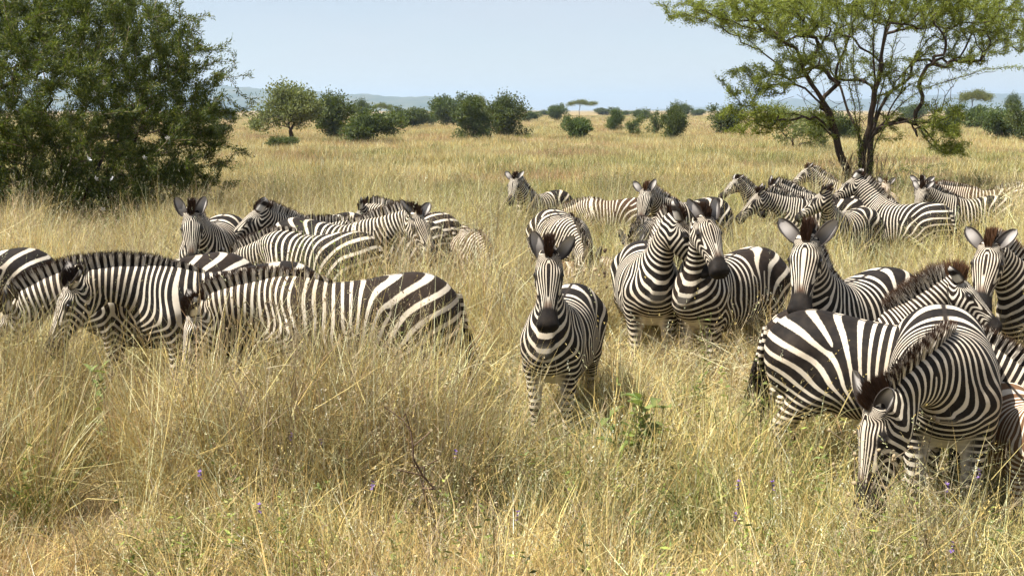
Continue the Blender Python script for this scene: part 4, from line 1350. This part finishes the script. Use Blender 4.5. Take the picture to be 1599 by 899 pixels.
def scatter():
    rng = np.random.default_rng(77)
    P, SCL, RZ, TX, TY, IDX, TONE, FARV = [], [], [], [], [], [], [], []
    def ring(d0, d1, dens, half, kinds, smin_, smax_, hscale=1.0, tilt=.05):
        n = int(dens * half * (d1 ** 2 - d0 ** 2))
        d = np.sqrt(rng.uniform(d0 ** 2, d1 ** 2, n)); a = rng.uniform(-half, half, n)
        x = d * np.sin(a); y = d * np.cos(a)
        Q = np.stack([x, y, np.zeros(n)], 1)
        g = wave_noise(Q, 31, .55) + .6 * wave_noise(Q, 32, 1.7) + .5 * wave_noise(Q * [.6, 1.6, 1], 34, .16)   # greenness
        ru = wave_noise(Q, 33, .7) + .5 * wave_noise(Q, 35, 2.2)
        # golden towards the left foreground, olive towards the right; green again in the middle distance, tan far off
        g = g + .10 + .28 * sstep(9.5, 8, y) + .22 * sstep(14, 20, y) * sstep(80, 50, y) + np.clip((x + .6) * .20, -.50, .50) * np.clip((16 - y) / 8, 0, 1) + .30 * np.exp(-((y - 27) / 9.0) ** 2) - .15 * np.clip((y - 45) / 40, 0, 1)
        g = g + .7 * sstep(-.2, .5, x) * sstep(2.6, 1.8, x) * sstep(4.5, 5.5, y) * sstep(8.6, 7.6, y)       # greener round the centre zebra
        hn = wave_noise(Q, 36, .8) * .5 + wave_noise(Q, 37, 2.6) * .35
        u = rng.random(n)
        k = np.array([kinds(g[i], ru[i], u[i]) for i in range(n)], int)
        s = rng.uniform(smin_, smax_, n) * (1 + .16 * hn) * hscale
        zf = 1 + .26 * hn
        zf = zf * (1 - .10 * sstep(30, 45, y))
        tall = np.zeros(n)
        for x0, x1, y0, y1, cf in RELIEF:
            m = sstep(x0 - .5, x0 + .2, x) * sstep(x1 + .5, x1 - .2, x) * sstep(y0 - .5, y0 + .2, y) * sstep(y1 + .4, y1 - .2, y)
            tall = np.maximum(tall, m * min(cf, 1)); zf = zf * (1 + max(cf - 1, 0) * m)
        for zx, zy, cx, cy, zs in HERD:               # trodden and shorter under the animals
            t = np.clip(((x - zx) * cx + (y - zy) * cy) / (zs * zs), -.55, .5)
            m = np.hypot(x - zx - cx * t, y - zy - cy * t)
            zf = np.minimum(zf, np.where(m < .28 * zs, .62 * zs, np.where(m < .60, .62 * zs + (m - .28 * zs) * 1.5, np.where(m < .85, 1.12, 9))))
        zf = zf * (1 - .38 * sstep(-.35, .05, x) * sstep(1.0, .6, x) * sstep(5.6, 6.4, y) * sstep(8.2, 7.6, y))      # thinner before the centre zebra
        zf = zf * (1 - .36 * sstep(1.9, 2.3, x) * sstep(4.6, 5.2, y) * sstep(6.6, 6.2, y))      # and under the front right trio
        bare = (wave_noise(Q, 38, 3.1) + .7 * wave_noise(Q, 39, 6.5) < -1.0) & (y < 18)      # hollows between the clumps
        zf = np.where(bare & (tall < .5), zf * .45, zf)
        if kinds is near:
            up = rng.random(n) < tall
            k = np.where(up, np.array([K_NEAR['tall'][i % 4] if g[i] < .2 or i % 3 else K_NEAR['tallgreen'][i % 4] for i in range(n)]), k)
        P.append(Q); SCL.append(np.stack([s, s, s * zf], 1)); RZ.append(rng.uniform(0, 6.28, n)); IDX.append(k)
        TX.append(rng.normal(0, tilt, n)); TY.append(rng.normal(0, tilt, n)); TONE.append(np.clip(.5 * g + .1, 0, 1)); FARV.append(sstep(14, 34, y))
    def near(g, ru, u):
        i = int(u * 1000) % 4
        if g > .75: k = 'green' if u < .6 else 'olive'
        elif g > .15: k = 'olive' if u < .65 else ('green' if u < .75 else 'gold')
        elif ru > .6 and u < .6: k = 'rust'
        else: k = 'gold' if u < .78 else 'olive'
        return K_NEAR[k][i]
    def far(g, ru, u):
        if g > .45 and u < .55: return (K_FFORB if u < .22 else K_FGREEN)[int(u * 1000) % 2]
        if u < .06: return K_FFORB[int(u * 1000) % 2]
        if ru > .35 and u > .45: return K_FRUST[int(u * 1000) % 2]
        if g > .0 and u < .35: return K_FGREEN[int(u * 1000) % 2]
        return K_FSTRAW[int(u * 1000) % 3]
    H = R(33)
    ring(3.4, 10, 2.9, H, near, .78, 1.12)
    ring(10, 18, 1.9, H, near, .78, 1.12)
    ring(18, 36, .75, R(30), near, .9, 1.25)
    ring(32, 70, 2.2, R(29), far, .7, 1.1)
    ring(70, 170, .6, R(28), far, .75, 1.2)
    ring(170, 480, .06, R(28), far, 1.0, 1.7, 1.0)
    P = np.concatenate(P)
    me = bpy.data.meshes.new('grass')
    me.vertices.add(len(P)); me.vertices.foreach_set('co', P.astype(np.float32).ravel())
    rot = np.stack([np.concatenate(TX), np.concatenate(TY), np.concatenate(RZ)], 1)
    for nm, typ, dat, key in (('sc', 'FLOAT_VECTOR', np.concatenate(SCL), 'vector'), ('rot', 'FLOAT_VECTOR', rot, 'vector'),
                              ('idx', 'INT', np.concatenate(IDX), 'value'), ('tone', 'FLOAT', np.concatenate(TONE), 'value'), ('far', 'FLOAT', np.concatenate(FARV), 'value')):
        at = me.attributes.new(nm, typ, 'POINT')
        at.data.foreach_set(key, np.ascontiguousarray(dat, np.int32 if typ == 'INT' else np.float32).ravel())
    o = add_obj('grass', me)
    tag(o, 'tall dry tan and olive savanna grass covering the plain', 'grass', None, 'stuff')
    ng = bpy.data.node_groups.new('grass_scatter', 'GeometryNodeTree')
    ng.interface.new_socket('Geometry', in_out='INPUT', socket_type='NodeSocketGeometry')
    ng.interface.new_socket('Geometry', in_out='OUTPUT', socket_type='NodeSocketGeometry')
    N = ng.nodes.new; Lk = ng.links.new
    gi, go = N('NodeGroupInput'), N('NodeGroupOutput')
    ci = N('GeometryNodeCollectionInfo'); ci.inputs['Collection'].default_value = TCOL
    ci.inputs['Separate Children'].default_value = True; ci.inputs['Reset Children'].default_value = True
    iop = N('GeometryNodeInstanceOnPoints'); iop.inputs['Pick Instance'].default_value = True
    def na(name, typ):
        a = N('GeometryNodeInputNamedAttribute'); a.data_type = typ; a.inputs['Name'].default_value = name
        return a.outputs['Attribute']
    e2r = N('FunctionNodeEulerToRotation')
    Lk(na('rot', 'FLOAT_VECTOR'), e2r.inputs[0])
    Lk(gi.outputs[0], iop.inputs['Points']); Lk(ci.outputs[0], iop.inputs['Instance'])
    Lk(na('idx', 'INT'), iop.inputs['Instance Index']); Lk(e2r.outputs[0], iop.inputs['Rotation'])
    Lk(na('sc', 'FLOAT_VECTOR'), iop.inputs['Scale']); Lk(iop.outputs[0], go.inputs[0])
    md = o.modifiers.new('scatter', 'NODES'); md.node_group = ng
    print('grass tufts', len(P))
    return o

# ------------------------------------------------------------------ the herd
REST['near'] = build_rest(.0168)
REST['mid'] = build_rest(.0225)
REST['far'] = build_rest(.029)
BLK = (.010, .0085, .008); BRN = (.016, .011, .0085); BR2 = (.052, .028, .016); FOAL = (.13, .070, .036)
TB = (.045, .022, .012); TD = (.020, .012, .009); TF = (.11, .055, .028)
HERD = []
def MZ(label, px, k, heading, scale=1.0, lod='far', **kw):
    o = make_zebra(label, px, k, heading, scale, lod, **kw)
    h = o.rotation_euler[2]; x, y = o.location[:2]
    HERD.append((x, y, math.cos(h) * scale, math.sin(h) * scale, scale))
    return o
# left front
MZ('zebra grazing in profile with its broad striped rump and tail facing the centre', 558, 212, 271, 1.0, 'near', elev=8, curl=-22, head=255, head_down=76, seed=1, tail=-.5, dark=(.020, .013, .009), tipc=TB, duty=-.06, ears=(40, 40))
MZ('black zebra with upright dark mane, head low behind the grazing rump-right zebra', 356, 199, 266, 1.0, 'near', elev=22, curl=-26, head=250, head_down=64, seed=2, dark=BLK, tipc=TD, ears=(30, 30))
MZ('zebra at the left edge with brown mane, broad white-banded rump behind the black zebra', 255, 191, 270, 1.02, 'near', elev=-4, curl=-20, head=268, head_down=72, seed=3, dark=BRN, tipc=TB, duty=-.05)
MZ('dark zebra back under the thorn bush, cut by the left edge', -38, 166, 275, 0.92, 'mid', elev=-10, head_down=85, seed=4, tail=-.3)
MZ('zebra staring at the camera from in front of the thorn bush', 335, 138, 196, 1.0, 'mid', elev=34, yaw=8, head=184, head_down=64, seed=5, ears=(18, 10, 26, -10))
MZ('zebra holding its head up in profile to the left, brown nose', 505, 129, 228, 0.96, 'mid', elev=30, yaw=12, head=262, head_down=38, seed=6, ears=(8, 50))
MZ('zebra with lowered head whose large rump shows behind tall weeds', 500, 148, 302, 0.96, 'mid', elev=-12, head_down=84, head=280, seed=7, dark=BLK, tail=.3)
MZ('zebra looking right towards the camera across the weed-hidden rump', 512, 140, 118, 1.0, 'mid', elev=30, curl=-6, head=146, yaw=-10, head_down=52, seed=8, ears=(30, 10))
MZ('zebra with full dark mane, head turned left, rump behind the brown youngster', 656, 122, 325, 0.95, 'far', elev=20, curl=-8, yaw=20, head=285, head_down=60, seed=9, dark=BRN)
MZ('small zebra mostly hidden between two others, only striped neck and ears out', 606, 130, 276, .92, 'far', elev=10, head_down=70, seed=10)
MZ('brown striped youngster grazing at the right end of the left group', 728, 126, 160, .82, 'far', elev=-20, curl=-14, head=120, head_down=88, seed=11, dark=BR2, tipc=TF, duty=-.1)
# centre
MZ('zebra in the centre of the picture facing the camera with round ears', 880, 210, 192, 0.89, 'near', elev=70, curl=0, yaw=8, head=181, head_down=66, seed=12, tipc=TB, ears=(24, 0), thick=0.9)
MZ('distant zebra standing alert behind the centre, head towards the camera', 850, 90, 222, .86, 'far', elev=50, yaw=8, head=196, head_down=56, seed=13, ears=(30, 0))
MZ('zebra grazing right behind the ears of the centre zebra', 876, 128, 165, .98, 'far', elev=-14, curl=-10, head=128, head_down=86, seed=14, dark=BRN, tail=.9)
MZ('fuzzy brown foal low in the grass behind the centre zebra', 912, 134, 118, .62, 'far', elev=5, head_down=70, seed=15, dark=FOAL, tipc=TF, duty=-.1, fuzzy=1)
MZ('brown zebra grazing in side view far behind the centre', 960, 94, 271, .82, 'far', elev=-12, head_down=80, seed=16, dark=BR2, tipc=TF)
MZ('zebra looking over the pair, brown forelock and spread ears', 1080, 106, 230, 0.94, 'far', elev=36, yaw=22, head=195, head_down=58, seed=17, tipc=TF, ears=(20, 0, 45, 0))
MZ('zebra grazing behind the pair, pale neck and mane line showing', 1026, 124, 196, .9, 'far', elev=10, curl=-20, head=190, head_down=80, seed=18, dark=BRN, duty=-.1)
MZ('left zebra of the close pair, pale striped rump, face hidden by its neighbour', 1014, 168, 174, 0.96, 'near', elev=56, yaw=22, head=95, head_down=56, seed=19, ears=(12, 30))
MZ('right zebra of the close pair, dark nose pointing right', 1142, 174, 216, 0.96, 'near', elev=62, yaw=44, head=150, head_down=50, seed=20, dark=BRN, ears=(20, 0))
# right front
MZ('tall zebra facing the camera with black muzzle, right of the pair', 1345, 208, 212, 0.99, 'near', elev=56, yaw=20, head=186, head_down=62, seed=21, tipc=TB, ears=(26, 0, 42, 20))
MZ('zebra showing its big white-banded rump at the left of the front right trio', 1374, 246, 98, 0.92, 'near', elev=-18, curl=-10, head_down=84, seed=22, tail=0.8, duty=-.10)
MZ('nearest zebra on the right, head down in the grass and dark mane arched', 1490, 266, 176, 0.99, 'near', elev=10, curl=-42, yaw=-44, head=236, head_down=82, seed=23, tipc=TB, ears=(34, 10))
MZ('young zebra with ruffled brown mane and brown nose pointing right', 1332, 214, 74, 0.81, 'near', elev=46, curl=-4, head=102, head_down=44, seed=24, tipc=TF, dark=BRN, mane=1.5, fuzzy=1, ears=(14, 60))
MZ('zebra at the right edge with brown forehead and wide white ears', 1700, 196, 236, 0.95, 'near', elev=44, yaw=24, head=186, head_down=58, seed=25, tipc=TF, dark=BRN, ears=(34, 10))
MZ('woolly brown foal cut by the lower right edge', 1618, 272, 158, .66, 'near', elev=34, head=200, head_down=74, seed=26, dark=FOAL, tipc=TF, fuzzy=1, duty=-.1)
# right back group
MZ('small zebra looking left at the left end of the far right group', 1208, 86, 240, 0.8, 'far', elev=48, yaw=4, head=238, head_down=38, seed=27, ears=(36, 10))
MZ('zebra stretching its head low to the left, brown nose, far right group', 1290, 104, 252, 0.92, 'far', elev=26, yaw=8, head=256, head_down=46, seed=28)
MZ('zebra hidden behind the low-headed one, only mane and ears out', 1296, 96, 246, 0.9, 'far', elev=34, head=236, head_down=60, seed=29)
MZ('far zebra looking left with brown mane behind the hidden heads', 1332, 82, 252, 0.9, 'far', elev=44, head=256, head_down=40, seed=30, dark=BRN, tipc=TF)
MZ('pale chested zebra standing in front of the far right group', 1326, 112, 212, 0.88, 'far', elev=48, curl=4, yaw=28, head=286, head_down=40, seed=31, duty=-.08)
MZ('tallest zebra under the acacia, head raised to the left, curled dark tail', 1420, 108, 304, 0.93, 'far', elev=50, yaw=16, head=276, head_down=38, seed=32, tail=-.9, ears=(8, 60))
MZ('fawn zebra foal with white tipped ears below the acacia trunk', 1384, 84, 182, 0.76, 'far', elev=50, head=180, head_down=60, seed=33, dark=FOAL, tipc=TF, duty=-.2, ears=(34, 0))
MZ('zebra facing the camera behind the rump of the tallest far zebra', 1458, 92, 194, 0.86, 'far', elev=46, head=186, head_down=58, seed=34, ears=(36, 0))
MZ('zebra with lowered pale face right of the tallest far zebra', 1522, 96, 246, 0.87, 'far', elev=34, yaw=18, head=206, head_down=62, seed=35, ears=(34, 0))
MZ('brown backed zebra behind at the right, mane and round rump showing', 1548, 86, 262, 0.86, 'far', elev=18, head_down=66, seed=36, dark=BR2, tipc=TF)
MZ('dark maned zebra grazing at the far right edge', 1648, 86, 268, 0.92, 'far', elev=-4, head_down=66, seed=37, dark=BRN)

# ------------------------------------------------------------------ single plants standing in the grass
def ground_at(px, Y): return np.array([(px - 799.5) / FPX * Y, Y, 0.0])
def one_leaf(name, l, w, mat, fold=.25):
    V = [(0, 0, 0), (w * .5, l * .35, fold * w), (w * .38, l * .7, fold * w - .06 * l), (0, l, -.12 * l), (-w * .38, l * .7, fold * w - .06 * l), (-w * .5, l * .35, fold * w), (0, l * .35, 0), (0, l * .7, -.05 * l)]
    F4 = [(0, 1, 6, 5), (1, 2, 7, 6), (5, 6, 7, 4), (2, 3, 4, 7)]
    return make_mesh(name, np.array(V), np.array(F4), mat, True, {'lr': ('FLOAT', np.linspace(.3, .9, 8))})
BIGLEAF = one_leaf('leaf', .13, .065, LEAF_WEED)
MIDLEAF = one_leaf('leaf', .075, .026, LEAF_WEED)
DRYLEAF = one_leaf('leaf', .06, .02, LEAF_GREY)
def turned(v):
    v = v / np.linalg.norm(v)
    return (math.asin(max(-1, min(1, v[2]))), 0, math.atan2(v[1], v[0]) - math.pi / 2)
def weed(name, label, base, seed, h, stems, leaf, per, r=.006, spread=.18, mat=None, cat='plant', group=None, lsc=(.7, 1.3), t0=.2, lean=0.0):
    rng = np.random.default_rng(seed)
    t = tag(empty(name, base), label, cat, group)
    for k in range(stems):
        S = Skeleton()
        a = rng.uniform(0, 6.28); sp = spread * rng.uniform(.3, 1)
        hh = h * rng.uniform(.75, 1.05)
        end = np.array([math.cos(a) * sp + lean, math.sin(a) * sp, hh])
        S.limb([(math.cos(a) * .02, math.sin(a) * .02, -.05), end * [.35, .35, .5], end], -1, .06, rng, .006)
        rr = np.linspace(r, r * .45, len(S.P))
        V, F = S.tubes(rr); add_obj('stem', make_mesh('stem', V, F, mat or STEMM), t)
        P = np.array(S.P); n = len(P)
        for j in range(per):
            i = min(n - 1, int(n * rng.uniform(t0, 1.0)))
            b = rng.uniform(0, 6.28)
            o = add_obj('leaf', leaf, t, P[i]); s = rng.uniform(*lsc)
            o.rotation_euler = (rng.uniform(-.1, .9), rng.uniform(-.5, .5), b); o.scale = (s, s, s)
    return t
weed('leafy_weed', 'yellow green broad leaved weed in the grass right of the centre zebra', ground_at(1002, 6.95), 1, .74, 6, BIGLEAF, 9, .007, .2, lsc=(.7, 1.2), t0=.3)
weed('leafy_weed', 'small pale leaved weed in front of the black zebra nose at left', ground_at(140, 7.4), 2, .78, 2, MIDLEAF, 12, .006, .1, lsc=(.9, 1.7), t0=.45)
for i, (px, Y, h, lab) in enumerate([
    (432, 10.9, 1.15, 'leftmost thin weed stem before the weed-hidden zebra rump'),
    (468, 10.6, 1.22, 'branching pale weed in front of the weed-hidden rump, second from left'),
    (505, 10.8, 1.25, 'tall yellowish weed in the middle of the clump over the rump'),
    (538, 10.5, 1.18, 'tall green weed right of the clump middle, before the rump'),
    (566, 10.7, 1.10, 'rightmost weed of the clump beside the curved zebra neck'),
    (590, 7.9, .98, 'tall green stem crossing the belly of the grazing zebra'),
    (436, 7.8, .92, 'pale stem crossing the neck of the grazing zebra'),
    (1108, 9.6, .85, 'green stem in front of the chest of the right pair zebra'),
    (1185, 9.3, .80, 'green stem before the brown rump of the pair'),
    (880, 6.6, .62, 'upright grey green weed under the chest of the centre zebra'),
    (850, 6.5, .58, 'short grey green weed at the feet of the centre zebra'),
    (690, 16.2, .95, 'leafy weed behind the rump-right grazing zebra, left of centre'),
    (470, 6.0, .50, 'low green weed in the left foreground grass'),
    (1035, 5.8, .48, 'low green weed in the foreground below the leafy weed'),
    (1240, 6.4, .55, 'low weed before the hind legs of the white-banded rump'),
    ]):
    weed('slender_weed', lab, ground_at(px, Y), 20 + i, h * (1.14 if Y > 10 else 1), (5 if Y > 10 else 2) + i % 2, MIDLEAF, 16 if Y < 10 else 10, .0045, .22 if Y < 10 else .4, lsc=(.35, .75), t0=.25)

def twiggy(name, label, base, seed, h, n, mat, heads=None, width=.5, r=.006, cat='plant', up=1.0, lean=0.0, group=None, leafm=None, nl=0):
    rng = np.random.default_rng(seed)
    t = tag(empty(name, base), label, cat, group)
    S = Skeleton()
    S.limb([(0, 0, -.05), (lean * .4, 0, h * .35), (lean, 0, h * .7)], -1, .08, rng, .008)
    T = []
    for _ in range(n):
        a = rng.uniform(0, 6.28); d = width * rng.random() ** .5
        T.append((lean + math.cos(a) * d, math.sin(a) * d, h * rng.uniform(.35, 1.0) * up))
    T = np.array(T); tips = []
    for q in T[np.argsort(np.linalg.norm(T, axis=1))]: tips.append(S.reach(q, rng, .07, .3, np.zeros(3)))
    rr, kids = S.radii(r * .35, 2.2, r)
    V, F = S.tubes(rr); add_obj('stems', make_mesh('stems', V, F, mat), t)
    if heads is not None:
        me, sc = heads
        for i in tips:
            o = add_obj('seed_head', me, t, S.P[i]); s = sc * rng.uniform(.7, 1.2); o.scale = (s, s, s)
            o.rotation_euler = (rng.uniform(0, 1), rng.uniform(0, 1), 0)
    if nl:
        P = np.array(S.P); C = P[rng.integers(2, len(P), nl)] + rng.normal(0, .02, (nl, 3))
        V, F, lr = leaf_quads(C, rng.normal(0, .4, (nl, 3)), rng, .05, .018, .1)
        tag(add_obj('leaves', make_mesh('leaves', V, F, leafm, False, {'lr': ('FLOAT', lr)}), t), kind='stuff')
    return t
def seed_mesh(col):
    n = NT('seed_head'); m = n.finish(n.principled(col, .9, .1).outputs[0])
    v, f = ico_sphere(1); v = v * (1 + .25 * np.sin(np.arange(len(v)) * 2.4))[:, None]
    return make_mesh('seed_head', v * [.012, .012, .016], f, m, False)
SEED_TAN = seed_mesh((.30, .23, .14)); SEED_DARK = seed_mesh((.06, .04, .025))
DEAD = bark_material('dead_stalk', (.055, .035, .025), (.17, .115, .075))
twiggy('seed_weed', 'thin branching weed with round tan seed heads before the nearest right zebra', ground_at(1448, 5.95), 51, .86, 16, TWIG, (SEED_TAN, 1.0), .22, .006)
twiggy('seed_weed', 'second seed weed close before the lowered head of the nearest right zebra', ground_at(1385, 5.75), 56, .88, 20, TWIG, (SEED_TAN, .9), .26, .006)
twiggy('seed_weed', 'dark seeded twiggy weed standing between centre zebra and the pair', ground_at(976, 11.2), 52, 1.12, 14, DEAD, (SEED_DARK, 1.5), .30, .007)
twiggy('dead_stalk', 'dead brown stalk leaning left in the centre foreground grass', ground_at(700, 5.75), 53, .98, 14, DEAD, (DRYLEAF, .8), .16, .010, lean=-.20)
twiggy('dead_stalk', 'short dead stalk right of the leaning brown one', ground_at(742, 6.5), 54, .62, 7, DEAD, (DRYLEAF, 1.0), .12, .009, lean=.08)
twiggy('seed_weed', 'wiry seed weed in front of the head of the weed clump zebra', ground_at(880, 10.9), 55, 1.05, 22, TWIG, (SEED_TAN, 1.2), .40, .007)
for i, (px, Y, h, w, lab) in enumerate([
    (20, 17.6, 1.15, .9, 'grey dry shrub under the thorn bush at the left edge'),
    (75, 17.2, 1.1, .9, 'tangled dry shrub below the thorn bush above the dark zebra back'),
    (135, 17.9, 1.15, .9, 'dry straw coloured shrub at the middle of the thorn bush foot'),
    (195, 18.0, 1.2, .8, 'brown dry shrub left of the staring zebra at the bush foot'),
    (243, 18.6, 1.0, .7, 'small dry shrub directly left of the staring zebra ears'),
    (330, 19.0, .95, .7, 'dry twigs at the right foot of the thorn bush')]):
    twiggy('dry_shrub', lab, ground_at(px, Y), 60 + i, h * .78, 130, TWIG, None, w, .010, 'shrub', nl=900, leafm=LEAF_PALE if i % 2 else LEAF_GREY)
twiggy('scrub_bush', 'low leafy scrub right of the acacia trunk behind the zebras', ground_at(1432, 29.5), 70, 1.15, 150, TWIG, None, 1.0, .012, 'bush', nl=1500, leafm=LEAF_WEED)
twiggy('scrub_bush', 'small scrub at the left foot of the acacia trunk', ground_at(1288, 30.5), 71, 1.0, 80, TWIG, None, .5, .010, 'bush', nl=900, leafm=LEAF_WEED)

def petals():
    n = NT('purple_petal'); m = n.finish(n.principled((.17, .10, .30), .6, .2).outputs[0])
    V, F = [], []
    for k in range(6):
        a = k * math.pi / 3; d = np.array([math.cos(a), math.sin(a), .5 + .3 * (k % 2)]); s = np.array([-math.sin(a), math.cos(a), 0])
        b = len(V); V += [np.zeros(3), d * .008 + s * .005, d * .014, d * .008 - s * .005]; F.append([b, b+1, b+2, b+3])
    return make_mesh('blossom', np.array(V), np.array(F), m, False)
PETAL = petals()
FLOWER_LABELS = ['purple wildflower below the belly of the grazing zebra, left foreground', 'purple wildflower close under the grazing zebra, uppermost of three', 'purple wildflower left of the one below the grazing zebra', 'purple wildflower at the lower middle right, left of two', 'purple wildflower at the lower middle right, right of two', 'purple wildflower near the bottom edge right of centre', 'purple wildflower under the feet of the nearest right zebra', 'purple wildflower just left below the nearest right zebra', 'purple wildflower in the bottom right corner grass', 'purple wildflower right of the leaning dead stalk', 'purple wildflower left of the leaning dead stalk near the bottom', 'purple wildflower alone far to the left in the foreground', 'purple wildflower in the lower left third near the bottom edge', 'purple wildflower near the bottom edge below the centre zebra']
for i, (px, Y, h) in enumerate([(508, 6.45, .62), (465, 6.9, .66), (443, 6.6, .6), (1160, 5.75, .56), (1214, 5.75, .58), (1168, 5.35, .5), (1526, 5.9, .6), (1498, 5.75, .56), (1515, 5.2, .5), (716, 6.3, .58), (578, 5.9, .52), (304, 6.0, .55), (402, 5.6, .5), (790, 5.5, .52)]):
    t = tag(empty('wildflower', ground_at(px, Y)), FLOWER_LABELS[i], 'flower', 'purple wildflowers in the foreground grass')
    rng = np.random.default_rng(400 + i)
    S = Skeleton(); top = np.array([rng.normal(0, .05), rng.normal(0, .05), h])
    S.limb([(0, 0, -.02), top * .5 + [.02, 0, 0], top], -1, .08, rng, .004)
    V, F = S.tubes(np.full(len(S.P), .0025)); add_obj('stem', make_mesh('stem', V, F, STEMM), t)
    for j in range(3):
        o = add_obj('blossom', PETAL, t, top - np.array([0, 0, .02 * j])); o.rotation_euler = (rng.uniform(-.5, .9), rng.uniform(-.5, .5), rng.uniform(0, 6))

scatter()

# ------------------------------------------------------------------ haze: the air between the camera and the hills
def haze():
    x, y0, y1, z0, z1 = 8500.0, -150.0, 9500.0, -2.0, 130.0
    V = [(sx * x, yy, zz) for zz in (z0, z1) for yy in (y0, y1) for sx in (-1, 1)]
    F = [(0, 2, 3, 1), (4, 5, 7, 6), (0, 1, 5, 4), (2, 6, 7, 3), (0, 4, 6, 2), (1, 3, 7, 5)]
    n = NT('haze_air')
    v = n.n('VolumePrincipled')
    v.inputs['Color'].default_value = (.62, .80, 1.0, 1)
    v.inputs['Density'].default_value = .00017
    v.inputs['Anisotropy'].default_value = .2
    n.t.links.new(v.outputs[0], n.out.inputs['Volume'])
    me = make_mesh('haze', np.array(V), np.array(F), n.mat, False)
    return tag(add_obj('haze', me), 'thin blue haze in the air over the plain', 'haze', None, 'stuff')
haze()
